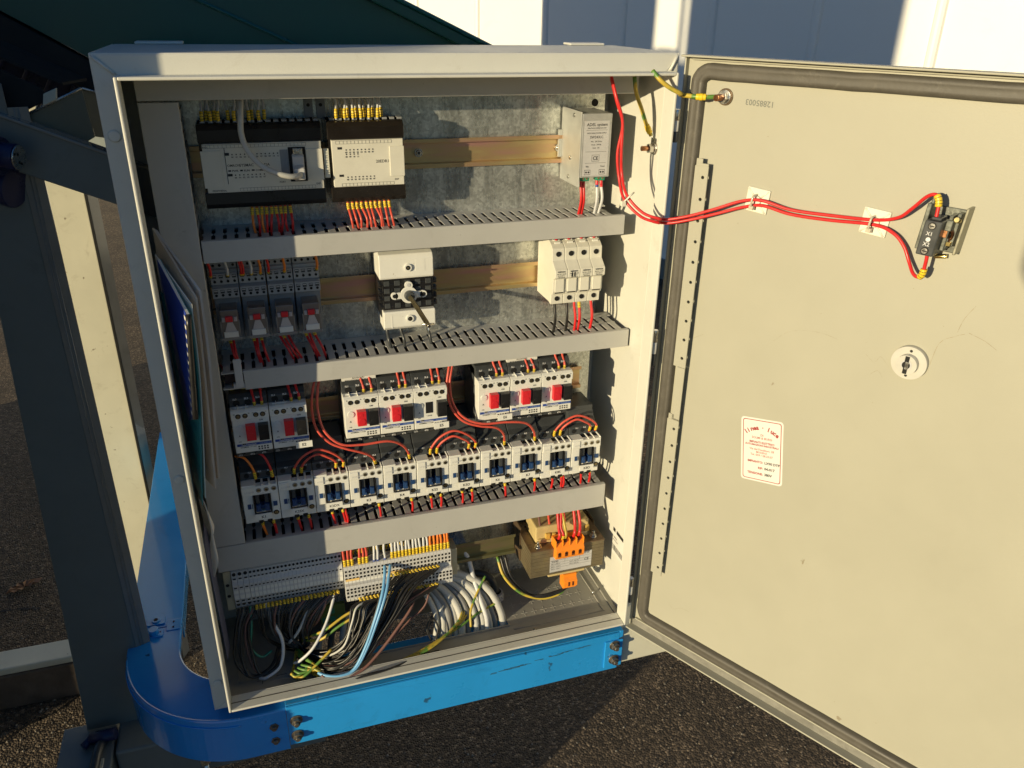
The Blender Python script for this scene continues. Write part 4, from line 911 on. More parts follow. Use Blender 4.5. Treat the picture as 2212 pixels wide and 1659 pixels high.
# ------------------------------------------------------------ motor breakers
def breaker_proto():
    O = (0, 0, 0); t = thing('motor_breaker', '', 'breaker', O, 'motor breakers')   # local: y = 0 on rail (152), z = 0 at white bottom (338)
    m = MB(); m.box(0, 44.2, -54, 0, -15, 70); m.prism([(-54, -14), (-57, -12), (-57, 0), (-54, 0)], 'x', 0, 44.2); m.prism([(-54, 58), (-60, 58), (-60, 68), (-54, 73), (-30, 75), (-30, 58)], 'x', 0, 44.2)
    m.build('switch_body', DGREY, t, O, bevel=.8)
    m = MB()
    for x in (8, 21.5, 35): m.cyl((x, -57, -6), (x, -57.5, -6), 4, n=18); m.cyl((x, -60, 63), (x, -60.5, 63), 4, n=18); m.box(x-4, x+4, -44, -34, 75, 75.4)
    m.build('terminal_hole', VBLK, t, O)
    m = MB()
    for i, s_ in enumerate(('1L1', '3L2', '5L3')): m.text(s_, 3.4, (4+i*13.4, -60.6, 67.3))
    for i, s_ in enumerate(('2T1', '4T2', '6T3')): m.text(s_, 3.2, (2+i*14, -57.7, -12))
    m.build('terminal_mark', WINK, t, O)
    m = MB(); m.box(.3, 43.9, -72, -54, 0, 45.5); m.build('front_cover', WHITE, t, O, bevel=.7)
    m = MB(); m.prism([(-54, 46), (-73.5, 46), (-74, 56), (-70, 58.5), (-54, 58.5)], 'x', 0, 44.2)
    for x in (4, 14): m.box(x+4, x+5, -72, -58, 58.6, 60.5)
    m.box(4, 22, -66, -64.8, 58.6, 60.2)
    m.build('auxiliary_strip', WHITE, t, O, bevel=.5)
    for x in (8.3, 16.5, 29, 37):
        m = MB(); m.cyl((x, -73.6, 51.5), (x, -74.4, 51.5), 3.1, n=18, m=0); m.cyl((x, -74.4, 51.5), (x, -74.7, 51.5), 2.1, n=14, m=1); m.box(x-1.8, x+1.8, -75, -74.65, 51.2, 51.8, 0); m.build('terminal_screw', [VBLK, BRASS], t, O)
    m = MB()
    m.text('21', 2.1, (3, -74.2, 54)); m.text('22', 2.1, (20, -74.2, 54)); m.text('13', 2.1, (24.5, -74.2, 54)); m.text('14', 2.1, (39.5, -74.2, 54))
    m.text('ON', 2.8, (32, -72.2, 42.2)); m.text('STOP', 2.6, (17.5, -72.2, 17.2)); m.text('START', 2.3, (31, -72.2, 16)); m.text('GV2ME06 / 1-1.6A', 2.5, (6, -72.2, 6.8)); m.text('A', 3.4, (6, -72.2, 22.6)); m.text('trip', 2.4, (5, -72.2, 15.3))
    for i in range(4):
        for z in (2.2, 5.2): m.box(27+i*3.4, 29+i*3.4, -72.25, -72, z, z+1.8)
    m.box(9, 13, -72.4, -72, 10.8, 12.8)
    m.build('front_print', INK, t, O)
    m = MB(); m.cyl((8, -72, 34), (8, -73.2, 34), 4.3, n=24); m.box(5, 11, -73.5, -73.1, 33.5, 34.5); m.build('setting_dial', WHITE, t, O, bevel=.3)
    m = MB(); m.box(2.5, 43.5, -72.35, -72, 9.3, 12.6, 0); m.text('Telemecanique', 2.9, (7.5, -72.45, 10), m=1); m.text('SQUARE D', 2.7, (29, -72.45, 10.1), m=2)
    m.build('brand_band', [BLUEB, WINK, mat('pale_blue_print', (.2, .3, .55), .5)], t, O)
    m = MB(); m.box(29.8, 41.8, -81, -72, 19, 39.6); m.cyl((35.8, -81, 24.5), (35.8, -81.5, 24.5), 4.4, n=20); m.build('start_button', BLACK, t, O, bevel=1)
    return t
bp_ = breaker_proto(); BX = [(51.8, 0), (97, 0), (186.4, 0), (230.9, 0), (275.3, 1), (361.8, 0), (406.6, 0), (451.2, 0)]
BL = ['leftmost white motor breaker, left of the one tagged E2', 'white motor breaker tagged E2', 'third white motor breaker from left with a barcode block above', 'fourth white motor breaker from left between the barcode one and E5', 'white motor breaker tagged E5 with its red button missing', 'white motor breaker tagged E6', 'white motor breaker right of the one tagged E6', 'rightmost white motor breaker']
def red_button(o, present):
    m = MB()
    if present: m.box(15.3, 26.5, -80, -72, 19.6, 40); m.cyl((20.9, -80, 26), (20.9, -80.6, 26), 4.4, n=20); m.cyl((20.9, -80, 35), (20.9, -80.4, 35), 2.2, n=16)
    else: m.box(15.5, 25, -72.4, -72, 22, 38)
    c = m.build('stop_button' if present else 'button_hole', RED if present else VBLK, None, (0, 0, 0), bevel=.9 if present else 0); c.parent = o; c.location = (0, 0, 0)
for i, (x, off) in enumerate(BX):
    o = bp_ if i == 0 else copy_tree(bp_)
    if i == 0: first_kids = None
    o.location = Vector((x, 152, 338))*K; o['label'] = BL[i]
for i, (x, off) in enumerate(BX):
    o = [q for q in COL.objects if q.get('label') == BL[i]][0]; red_button(o, not off)
    for k, sx in enumerate((28, 37)):
        xx = x+sx+rw.uniform(-.8, .8)
        wire([(xx, 152-62, 396.5), (xx, 152-61, 403), (xx-1.5+rw.uniform(-1.5, 1.5), 100, 414), (xx-2+rw.uniform(-2, 2), 108, 430)], 1.3, REDF if i > 1 else REDW, '%s red wire into the top of the %s' % (('left', 'right')[k], BL[i].split(' of the one')[0].split(' with')[0].split(' between')[0]), 'wires above the motor breakers', 'wire', [(0, 4.5, 1.9, YEL)])
def tagplate(txt, x, z, y, label, w=20.5, h=9.3):
    m = MB(); m.box(x, x+w, y, y+1.4, z, z+h); m.text(txt, 5.4 if len(txt) < 4 else 5.0, (x+w/2, y-.1, z+2.6), m=1, align='c')
    tag(m.build('name_tag', [WHITE, INK], None, (x, y, z)), label, 'name tag', 'white clip-on name tags')
for s_, x in (('E2', 123.5), ('E5', 299.5), ('E6', 387)): tagplate(s_, x, 338.8 if s_ != 'E5' else 339.6, 71.5, 'white clip-on tag reading %s on a motor breaker' % s_, 20, 8.6)
for x, s_, n_ in ((188, 'Art.055647', 'above the third motor breaker'), (407, 'Art.055685', 'above the breaker right of tag E6')):
    m = MB(); m.box(x, x+43, 98, 112, 403.5, 417); m.quad((x+1, 97.9, 404.5), (x+42, 97.9, 404.5), (x+42, 97.9, 416.5), (x+1, 97.9, 416.5), 1)
    rc = random.Random(int(x)); a = x+4
    while a < x+38: b_ = rc.choice((.4, .7, 1.1)); m.quad((a, 97.8, 406), (a+b_, 97.8, 406), (a+b_, 97.8, 412), (a, 97.8, 412), 2); a += b_+rc.choice((.4, .7))
    m.text(s_, 3.4, (x+21, 97.8, 413), m=2, align='c')
    tag(m.build('barcode_block', [WHITE, PAPER, INK], None, (x, 98, 404), bevel=.6), 'small white block with a barcode %s' % n_, 'module')
for i, x in enumerate((232, 276, 362, 451)):
    m = MB(); m.box(x, x+43, 104, 150, 412, 430); tag(m.build('contact_block', DGREY, None, (x, 120, 412), bevel=.8), 'dark grey contact block %s above the motor breakers' % ('on the fourth breaker', 'on the breaker tagged E5', 'on the breaker tagged E6', 'on the rightmost breaker')[i], 'module', 'dark contact blocks above the breakers')
for i, x in enumerate((56, 70, 83)):
    m = MB(); m.cyl((x, 112, 418), (x, 112, 405), 4.4, 4.0, n=14); tag(m.build('wire_sleeve', YEL, None, (x, 112, 411)), '%s yellow wire sleeve above the leftmost motor breaker' % nth(i, 3), 'sleeve', 'yellow wire sleeves')
for i in range(5):
    wire([(47, 118+i*5, 442-i*3), (54+i*2, 100+i*4, 436-i*4), (64, 104+i*3, 428-i*2), (78, 112, 430-i)], 1.3, REDW, '%s red wire looping in the open left end of the middle duct' % ('topmost', 'second', 'third', 'fourth', 'lowest')[i], 'red wires in the open duct end', 'wire')
m = MB(); m.box(63, 72, 83, 84.5, 425, 462); m.box(60, 74, 84.5, 90, 424, 430); tag(m.build('duct_clip', LGREY, None, (66, 84, 440), bevel=.5), 'broken grey duct finger at the open left end of the middle duct', 'clip')

# ------------------------------------------------------------ contactors
def contactor_proto():
    O = (0, 0, 0); t = thing('contactor', '', 'contactor', O, 'contactors')          # local: y = 0 at 152, z = 0 at white bottom
    m = MB(); m.box(0, 44.6, -50, 0, -4, 64); m.prism([(-50, 59), (-56, 59), (-55, 70), (-46, 74), (-28, 90), (0, 92), (0, 59)], 'x', .2, 44.4); m.build('rear_body', DGREY, t, O, bevel=.9)
    m = MB()
    for x in (8, 21, 35): m.cyl((x, -55.6, 65), (x, -56.2, 65), 3.2, n=16)
    m.box(3, 42, -36, -33, 83, 85.5); m.build('terminal_hole', VBLK, t, O)
    m = MB()
    for i, s_ in enumerate(('1L1', '3L2', '5L3')): m.text(s_, 3.1, (10+i*12, -55.6, 68.4))
    m.build('terminal_mark', WINK, t, O)
    m = MB()
    m.box(.2, 44.4, -66, -50, 0, 14); m.box(.2, 12.6, -70, -50, 14.1, 44); m.box(34.4, 44.4, -70, -50, 14.1, 44); m.box(.2, 44.4, -71, -50, 44.1, 57)
    m.box(.2, 17, -71, -52, 57.1, 59.4); m.box(24.5, 26.3, -71, -52, 57.1, 59.4); m.box(33.4, 35, -71, -52, 57.1, 59.4); m.box(42.6, 44.4, -71, -52, 57.1, 59.4); m.box(17, 44.4, -53.5, -52, 57.1, 59.2)
    m.box(13, 34, -66.5, -50, 14.1, 17)
    m.box(.2, 12, -72.4, -71, 46, 56.4)
    m.build('front_cover', WHITE, t, O, bevel=.7)
    m = MB(); m.box(12.7, 34.3, -58, -50, 17.1, 44); m.build('recess', BLACK, t, O)
    m = MB(); m.box(12.7, 34.3, -72.5, -70.5, 15, 17.4); m.box(12.7, 14.6, -72.5, -60, 17.4, 43); m.box(32.6, 34.3, -72.5, -60, 17.4, 43); m.build('slide_frame', BLACK, t, O, bevel=.4)
    for x in (15.3, 26.8): m = MB(); m.box(x, x+4.9, -70, -58, 30.5, 43); m.build('slide_stop', DGREY, t, O, bevel=.5)
    m = MB(); m.box(15, 21.4, -72, -58, 19.5, 30); m.box(25.8, 32, -72, -58, 19.5, 30); m.box(21.4, 25.8, -68, -58, 21, 26); m.box(16, 19.4, -74, -72, 24, 30); m.box(27.6, 31, -74, -72, 24, 30); m.build('blue_slide', BLUEP, t, O, bevel=.5)
    for x in (20.8, 30.2, 39.4):
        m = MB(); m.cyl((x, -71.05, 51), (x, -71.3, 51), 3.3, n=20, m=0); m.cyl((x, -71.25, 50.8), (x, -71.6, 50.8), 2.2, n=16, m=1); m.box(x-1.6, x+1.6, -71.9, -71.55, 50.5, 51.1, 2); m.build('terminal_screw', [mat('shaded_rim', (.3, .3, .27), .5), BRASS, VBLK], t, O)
    m = MB()
    m.box(18, 24, -62, -54, 57.05, 57.4); m.box(27, 33, -62, -54, 57.05, 57.4); m.box(36, 42, -62, -54, 57.05, 57.4)
    for x in (19, 30): m.cyl((x, -66.05, .8), (x, -66.4, .8), 3.2, n=16)
    m.box(10.4, 11.2, -70.3, -70, 24, 31)
    m.build('wire_entry', VBLK, t, O)
    m = MB(); m.cyl((39, -70.05, 14), (39, -70.4, 14), 3.4, n=20, m=0); m.cyl((39, -70.3, 14), (39, -70.7, 14), 2.3, n=16, m=1); m.build('coil_screw', [VBLK, BRASS], t, O)
    m = MB(); m.box(5, 9.4, -70.5, -70, 24, 31.5); m.box(36.6, 41.6, -71.5, -70, 24.5, 31); m.build('blue_tab', BLUEP, t, O, bevel=.3)
    m = MB(); m.text('LC1D09', 3.3, (3.5, -72.5, 49)); m.text('NO 21 NC', 1.9, (18, -71.1, 45.4)); m.build('faint_print', LGREY, t, O)
    return t
cp_ = contactor_proto(); CN = ['K1', 'K2SX', 'K2DX', 'K3', 'K4', 'K5S', 'K5D', 'K6', 'K7', 'K8S', 'K8D']; CX = []
for i, s_ in enumerate(CN):
    o = cp_ if i == 0 else copy_tree(cp_); x = 51.0+45.02*i; CX.append(x); z = 230-.35*i*(i > 8)
    o.location = Vector((x, 152, z))*K; o['label'] = 'white contactor tagged %s in the lower row' % s_
    tagplate(s_, x+12.3, z+8.6, 76.8, 'white clip-on tag reading %s on a contactor' % s_, 21, 9)
# dark blocks between breaker and contactor rows
for i, x in enumerate((145, 325, 502)):
    m = MB(); m.box(x, x+38, 106, 150, 300, 330 if x < 500 else 326); m.prism([(106, 300), (100, 302), (101, 316), (106, 320)], 'x', x, x+38)
    for k in range(3): m.cyl((x+8+k*11, 100.3, 309), (x+8+k*11, 99.8, 309), 2.6, n=12, m=1)
    tag(m.build('coupling_block', [DGREY, VBLK], None, (x, 120, 310), bevel=.8), 'dark grey coupling block ' + ('behind contactor K2DX', 'behind contactor K5D', 'behind contactor K8D')[i], 'module', 'dark coupling blocks')
YS = [(-9, 8, 2.0, YEL)]
def loop(a, b_, h, label, r=1.3, top=None):
    x0, x1 = a, b_; z = 290
    P = [(x0, 95, z-1), (x0+1, 93, z+9), (x0+(x1-x0)*.2, 90, z+h*.75), ((x0+x1)/2, 88, z+h), (x1-(x1-x0)*.2, 88, z+h*.75), (x1, 90, z+11), (x1, 93, z)]
    wire(P, r, REDF, label, 'red loops between contactors', 'wire', [(1, 9, 2.0, YEL), (-10, 8, 2.0, YEL)])
loop(CX[1]+31, CX[2]+30, 27, 'inner red wire loop from contactor K2SX to K2DX'); loop(CX[1]+22, CX[2]+39.5, 34, 'outer red wire loop from contactor K2SX to K2DX')
loop(CX[5]+31, CX[6]+30, 26, 'inner red wire loop from contactor K5S to K5D'); loop(CX[5]+22, CX[6]+39.5, 34, 'outer red wire loop from contactor K5S to K5D')
loop(CX[9]+31, CX[10]+30, 25, 'inner red wire loop from contactor K8S to K8D'); loop(CX[9]+22, CX[10]+39.5, 31, 'outer red wire loop from contactor K8S to K8D')
wire([(48, 105, 322), (60, 98, 320), (68, 95, 305), (70, 94, 290)], 1.3, ORW, 'orange wire curving down into contactor K1', 'wires into contactors from the left', 'wire', [(-10, 9, 2, YEL)])
wire([(60, 108, 325), (80, 100, 322), (88, 95, 308), (91, 93, 290)], 1.3, REDW, 'red wire curving down into contactor K1', 'wires into contactors from the left', 'wire', [(-10, 9, 2, YEL)])
wire([(160, 110, 425), (152, 98, 405), (148, 92, 380), (151, 86, 355), (165, 80, 336), (185, 76, 326), (205, 76, 317), (218, 82, 305), (223, 92, 289)], 1.35, REDF, 'long red wire sweeping from the middle duct to contactor K3', 'long red wires to contactors', 'wire', [(-10, 9, 2, YEL)])
wire([(165, 110, 425), (158, 98, 405), (155, 92, 380), (160, 84, 352), (178, 76, 334), (205, 74, 330), (238, 74, 330), (256, 78, 320), (266, 86, 303), (269, 92, 289)], 1.35, REDF, 'long red wire sweeping from the middle duct to contactor K4', 'long red wires to contactors', 'wire', [(-10, 9, 2, YEL)])
wire([(333, 108, 430), (326, 96, 410), (322, 90, 388), (326, 84, 362), (340, 77, 343), (362, 73, 334), (385, 73, 328), (398, 80, 312), (403, 92, 289)], 1.35, REDF, 'long red wire sweeping from the middle duct to contactor K6', 'long red wires to contactors', 'wire', [(-10, 9, 2, YEL)])
wire([(337, 108, 430), (331, 98, 412), (326, 90, 392), (329, 85, 366), (342, 78, 347), (366, 73, 337), (400, 72, 335), (428, 74, 328), (443, 83, 308), (448, 92, 289)], 1.35, REDF, 'long red wire sweeping from the middle duct to contactor K7', 'long red wires to contactors', 'wire', [(-10, 9, 2, YEL)])
for i, s_ in enumerate(CN):
    for k, sx in enumerate((20, 34) if i in (0, 1, 2, 5, 6, 9, 10) else (38,)):
        x = CX[i]+sx; mt = ORW if (i == 0 and k == 0) else REDW
        wire([(x, 93, 231), (x, 90, 224), (x+1.5, 92, 214), (x+3+rw.uniform(-1, 1), 98, 200), (x+3, 100, 194)], 1.45, mt, '%swire leaving the bottom of contactor %s' % (('left ', 'right ')[k] if len((20, 34) if i in (0, 1, 2, 5, 6, 9, 10) else (38,)) > 1 else 'short ', s_), 'wires below the contactors', 'wire', [(1, 8, 2.1, YEL)])
        if i in (2, 9) and k == 1:
            wire([(x+2, 94, 230), (x+4, 90, 220), (x+6, 94, 206), (x+5, 100, 194)], 1.45, REDW, 'second red wire below the screw of contactor %s' % s_, 'wires below the contactors', 'wire')

# ------------------------------------------------------------ terminal strips
def terminal_proto(w, prof, marks, kind):
    me = MB(); me.prism(prof, 'x', 0, w-.25)
    for kx, y, z, ny, nz, a in marks:                        # marks: square / circle / strip lying on the face
        t_ = Vector((0, -nz, ny)) if False else Vector((0, nz, -ny)).normalized(); c = Vector((w/2-.1, y, z)); nrm = Vector((0, ny, nz)).normalized()
        if kx == 's':
            h = a/2; rx = w*.27; P = [c+Vector((sx*rx, 0, 0))+t_*(sy*h)+nrm*.12 for sx, sy in ((-1, -1), (1, -1), (1, 1), (-1, 1))]; me.quad(*[tuple(p) for p in P], 1)
        elif kx == 'c': me.cyl(tuple(c), tuple(c+nrm*.15), w*.36, n=10, m=1)
        elif kx == 'w':
            P = [c+Vector((sx*w*.42, 0, 0))+t_*(sy*a/2)+nrm*.12 for sx, sy in ((-1, -1), (1, -1), (1, 1), (-1, 1))]; me.quad(*[tuple(p) for p in P], 2)
    return me
# local frame y, z in cabinet coordinates
profL = [(114, 94), (104, 88), (97, 90), (94, 104), (91, 108), (91, 132), (94, 136), (97, 150), (104, 156), (114, 150)]
mkL = [('c', 95.2, 97, -.98, .2, 0), ('s', 93.6, 104.6, -.98, .2, 4.2), ('w', 91, 112, -1, 0, 6), ('w', 91, 121, -1, 0, 5), ('s', 91, 127.6, -1, 0, 2.0), ('s', 94.6, 139.5, -.98, -.2, 4.2), ('c', 96, 146.5, -.98, .2, 0), ('c', 100.5, 153.2, -.65, .75, 0)]
profR = [(114, 86), (100, 79), (80, 80), (77, 84), (77, 102), (79, 105), (84, 106), (84, 128), (87, 132), (104, 134), (114, 128)]
mkR = [('w', 77, 82.5, -1, 0, 3.6), ('c', 77, 88.4, -1, 0, 0), ('s', 77, 95, -1, 0, 4), ('c', 77, 100.4, -1, 0, 0), ('w', 84, 108.5, -1, 0, 3), ('c', 84, 114, -1, 0, 0), ('s', 84, 120.2, -1, 0, 4), ('s', 84, 126.6, -1, 0, 3.4)]
def strip(name_lab, x0, n, w, prof, mk, O):
    t = thing('terminal_strip', name_lab, 'terminal strip', O, 'terminal strips on the lowest rail')
    me = terminal_proto(w, prof, mk, 0).mesh('terminal_block', [TGREY, VBLK, WHITE], (0, O[1], O[2]))
    for i in range(n):
        o = bpy.data.objects.new('terminal_block', me); COL.objects.link(o); o.parent = t; o.location = ((x0+i*w-O[0])*K, 0, 0)
    return t
OL = (20, 110, 100); OR_ = (168, 110, 100)
tl = strip('long grey terminal strip in the shaded lower left of the cabinet', 43.5, 24, 5.17, profL, mkL, OL)
me = terminal_proto(7.2, profL, mkL, 0).mesh('wide_terminal_block', [TGREY, VBLK, WHITE], (0, 110, 100))
for i in range(3):
    o = bpy.data.objects.new('wide_terminal_block', me); COL.objects.link(o); o.parent = tl; o.location = ((21.5+i*7.3-20)*K, 0, 0)
m = MB(); m.box(11, 20.6, 97, 118, 88, 152); m.cyl((15, 97, 130), (15, 96.6, 130), 2.4, n=12, m=1); m.cyl((15, 97, 112), (15, 96.6, 112), 2.4, n=12, m=1); m.build('end_stop', [BEIGET, VBLK], tl, OL, bevel=.8)
tr = strip('sunlit light grey terminal strip with yellow wire markers in the lower middle', 168.6, 30, 5.1, profR, mkR, OR_)
m = MB(); m.box(322.5, 332, 90, 118, 82, 128); m.build('end_stop', BEIGET, tr, OR_, bevel=.8)
m = MB(); m.box(170, 189, 83.4, 83.7, 110, 113.6); m.box(228, 260, 83.4, 83.7, 110, 113.6); m.build('yellow_marker_strip', mat('pale_orange_marker', (.80, .55, .20), .5), tr, OR_)
for k in range(3): m = MB(); m.box(200+k*30, 222+k*30, 83.2, 83.6, 104, 106); m.build('marker_carrier', TGREY, tr, OR_)
m = MB()
for i in range(30): m.text(str(10+i), 1.9, (169.4+i*5.1, 76.6, 81.6)); 
m.build('marker_numbers', GINK, tr, OR_)
# yellow collars and wires on top of the left strip
for i in range(24):
    x = 43.5+5.17*(i+.5); zt = 160
    wire([(x, 101, 155), (x, 100, 160), (x+.5, 104, 167), (x, 110, 172)], 1.2, BKW, '%s dark wire on top of the shaded terminal strip' % nth(i, 24) if i < 20 else 'dark wire near the right end on top of the shaded terminal strip', 'wires on top of the shaded terminal strip', 'wire', [(0, 5.5, 2.2, YEL)])
# red, white and orange wires rising from the sunlit strip to the duct
tops = [(i, REDF) for i in (0, 1, 2, 4, 5, 6)]+[(8, WHW), (9, WHW), (11, WHW)]+[(i, WHW) for i in range(13, 24)]+[(i, ORW) for i in range(24, 30)]
for c, (i, mt) in enumerate(tops):
    x = 168.6+5.1*(i+.5); nm = {id(REDF): 'red', id(WHW): 'pale', id(ORW): 'orange'}[id(mt)]
    sl = [(1, 11, 2.3, YEL)] if not (8 <= i <= 11) else [(0, 4, 1.9, BLUEB)]
    wire([(x, 91, 131), (x, 90, 138), (x+rw.uniform(-1, 1), 92, 150), (x+rw.uniform(-2, 3), 97, 166)], 1.45, mt, '%s upright %s wire above the sunlit terminal strip' % (nth(c, len(tops)) if c < 20 else ('fourth from right', 'third from right', 'second from right', 'rightmost')[c-len(tops)+4] if c >= len(tops)-4 else ('sixth from right', 'fifth from right')[c-len(tops)+6] if c >= len(tops)-6 else 'seventh from right', nm), 'upright wires above the sunlit terminal strip', 'wire', sl)
for c in range(22):                                          # second row behind, mostly in shade
    x = 172+6.7*c; wire([(x, 112, 134), (x, 110, 142), (x+1, 112, 155), (x+1, 114, 166)], 1.3, (BKW, BKW, BRW)[c % 3], 'short wire in the shaded back row above the sunlit terminal strip', 'back row wires above the sunlit terminal strip', 'wire', [(1, 8, 2.1, YEL)])

# ------------------------------------------------------------ loose field wiring
rb = random.Random(77); J = lambda s_: rb.uniform(-s_, s_)
def bundle(n, name, mats, starts, way, r, lab, grp, jit, sleeves=()):
    for i in range(n):
        st_ = starts(i); P = [st_, (st_[0]+J(.6), st_[1]-5, st_[2]-3)]
        ox, oy, oz = J(1), J(1), J(1)
        for k, (p, j) in enumerate(zip(way, jit)):
            P.append((p[0]+(st_[0]-starts((n-1)/2)[0])*p[3]+j*ox+J(j*.35), p[1]+j*oy*.7+J(j*.3), max(-9, p[2]+j*oz*.5+J(j*.2))))
        wire(P, r*rb.uniform(.85, 1.12), mats[i % len(mats)], lab, grp, name, sleeves)
bundle(10, 'wire', [BKW, BKW, DGREY], lambda i: (212+i*7, 73, 87), [(214, 58, 74, .6), (190, 60, 42, .4), (160, 62, 14, .25), (128, 72, 0, .1), (100, 92, -6, 0)], 1.5, 'black wire at the back of the bundle falling from the sunlit terminal strip', 'black wires at the back of the bundle', [3, 8, 12, 10, 6])
bundle(14, 'wire', [BKW], lambda i: (232+i*5.1, 79, 113.5), [(238, 58, 100, .75), (214, 44, 66, .5), (180, 36, 26, .32), (150, 40, 6, .2), (118, 62, 2, .1), (94, 96, -4, 0)], 1.35, 'thin black wire in the bundle falling from the sunlit terminal strip', 'black wires falling from the sunlit terminal strip', [2, 5, 8, 9, 9, 6], [(0, 5, 2.1, YEL)])
bundle(14, 'wire', [BKW, BKW, BKW, BRW], lambda i: (228+i*5.1, 73, 87), [(226, 52, 76, .7), (200, 42, 46, .5), (168, 34, 14, .3), (136, 44, 3, .15), (100, 84, -4, 0)], 1.35, 'thin black wire in the bundle falling from the sunlit terminal strip', 'black wires falling from the sunlit terminal strip', [2, 6, 9, 9, 6], [(0, 5, 2.1, YEL)])
bundle(9, 'wire', [BKW, BKW, BKW, GRW, BKW], lambda i: (186+i*5.1, 73, 87), [(184, 58, 84, .6), (176, 50, 64, .5), (160, 44, 30, .4), (130, 60, 6, .2), (100, 92, -4, 0)], 1.3, 'black wire looping out of the left part of the sunlit terminal strip', 'black wires from the left part of the sunlit strip', [2, 4, 7, 7, 4], [(0, 6, 2.1, YEL)])
bundle(22, 'wire', [BKW, BKW, BKW, DGREY, BKW, BRW, DGREY], lambda i: (48+i*5.17, 91, 93), [(92, 80, 76, .75), (86, 80, 46, .5), (96, 88, 16, .25), (96, 100, -4, .05)], 1.35, 'dark wire drooping from the shaded terminal strip', 'dark wires drooping from the shaded terminal strip', [2, 6, 8, 5], [(0, 6, 2.1, YEL)])
bundle(5, 'wire', [BKW, DGREY, BKW, BRW, BKW], lambda i: (24+i*5.5, 93, 90), [(26, 80, 66, .7), (24, 68, 28, .9), (36, 56, 2, .4), (62, 62, 6, .2), (76, 86, 18, .3)], 1.6, 'dark wire looping down at the far left of the cabinet floor', 'loops at the far left of the cabinet floor', [1, 3, 5, 5, 5])
wire([(152, 91, 93), (150, 82, 84), (136, 66, 58), (116, 52, 34), (97, 52, 16), (88, 60, 6)], 1.7, WHW, 'single white wire curving from the terminal strip to the floor', 'pale wires in front of the terminals', 'wire', [(0, 6, 2.2, YEL)])
wire([(60, 91, 93), (66, 82, 70), (76, 70, 40), (70, 60, 8), (50, 52, -2), (40, 56, -4)], 2.0, WHW, 'pale grey wire looping low at the left of the cabinet floor', 'pale wires in front of the terminals', 'wire')
wire([(118, 91, 93), (112, 82, 70), (98, 78, 44), (84, 80, 26)], 1.8, GRW, 'grey wire hanging from the middle of the shaded terminal strip', 'pale wires in front of the terminals', 'wire')
wire([(40, 91, 93), (38, 80, 66), (34, 74, 36), (46, 70, 20), (60, 76, 22)], 1.5, GNW, 'dark green wire looping at the left of the cabinet floor', 'pale wires in front of the terminals', 'wire')
for k in range(2):
    wire([(225+k*8, 82, 127), (222+k*6, 66, 122), (214+k*5, 46, 106), (200+k*4, 34, 74), (184+k*3, 28, 36), (166+k*2, 22, 8), (146, 20, 1+k*2.2), (128, 26, 1+k*2.4), (118, 34, 4)], 1.8, BLW, '%s light blue wire crossing the black bundle' % ('left', 'right')[k], 'light blue wires', 'wire')
wire([(268, 74, 88), (256, 54, 70), (232, 42, 46), (204, 30, 22), (178, 20, 6), (150, 14, 0), (130, 20, 0), (122, 28, 3)], 1.8, BRW, 'pinkish brown wire running beside the light blue wires', 'brown wires', 'wire')
wire([(288, 74, 88), (276, 60, 62), (250, 56, 42), (222, 50, 20), (206, 50, 6)], 1.2, BRW, 'brown wire slanting right of the black bundle', 'brown wires', 'wire')
wire([(143, 91, 93), (138, 80, 80), (128, 78, 60), (120, 84, 44)], 1.7, BRW, 'reddish brown wire over the green block', 'brown wires', 'wire')
gl_ = ['lowest', 'second', 'third', 'fourth', 'topmost']
for k in (0, 1, 3):
    wire([(96, 104, 2), (104+k*2, 92-k*3, 12+k*5), (124+k*3, 70-k*2, 22+k*9), (150+k*4, 66, 42+k*8), (172+k*6, 66, 54+k*8)] if k else [(96, 104, 2), (88, 70, -2), (84, 48, -4), (96, 36, 0), (118, 42, 12), (140, 50, 26)], 1.7, GYW, '%s green and yellow wire fanning out at the foot of the black bundle' % gl_[k], 'green and yellow earth wires', 'wire')
for k in range(4):
    wire([(92, 98, 0), (96+k*3, 70-k*3, 6+k), (112+k*3, 50-k*5, 8-k), (90+k*6, 38+k*2, 2+k*2), (82+k*5, 44+k*3, 3+k)], 1.7, GYW, 'green and yellow wire curling forward over the cabinet floor, strand %s' % ('one', 'two', 'three', 'four')[k], 'green and yellow earth wires', 'wire')
for k in range(3):
    wire([(98, 78-k*6, -3), (120, 40-k*3, -6), (152+k*3, 22-k*2, -6+k), (196, 24-k*4, -4+k), (236, 32-k*3, -4), (286, 50-k*5, -2+k*3), (330, 72, 4+k*4), (352-k*8, 92, 14+k*4), (362-k*10, 104, 34+k*3)], 1.6, GYW, '%s long green and yellow wire running along the front of the floor' % ('rear', 'middle', 'front')[k], 'long green and yellow wires on the floor', 'wire')
wire([(300, 60, -6), (330, 66, 4), (362, 78, 12), (396, 84, 20)], 1.5, GYW, 'short green and yellow wire end pointing right over the cable coil', 'loose earth wire ends', 'wire')
wire([(344, 60, 4), (348, 74, 24), (366, 92, 46), (378, 100, 60)], 1.5, GYW, 'loose green and yellow wire end standing up at the cable coil', 'loose earth wire ends', 'wire')
wire([(284, 64, -9), (280, 72, 6), (288, 78, 22), (296, 70, 8), (290, 60, -9)], 1.3, BKW, 'thin dark wire loop beside the floor opening', 'thin dark loops', 'wire')
wire([(118, 60, 0), (150, 16, -3), (176, 8, 4.6), (214, 11, 5.2), (262, 30, -2), (290, 40, -9)], 1.2, BKW, 'thin dark wire looping over the front rim', 'thin dark loops', 'wire')
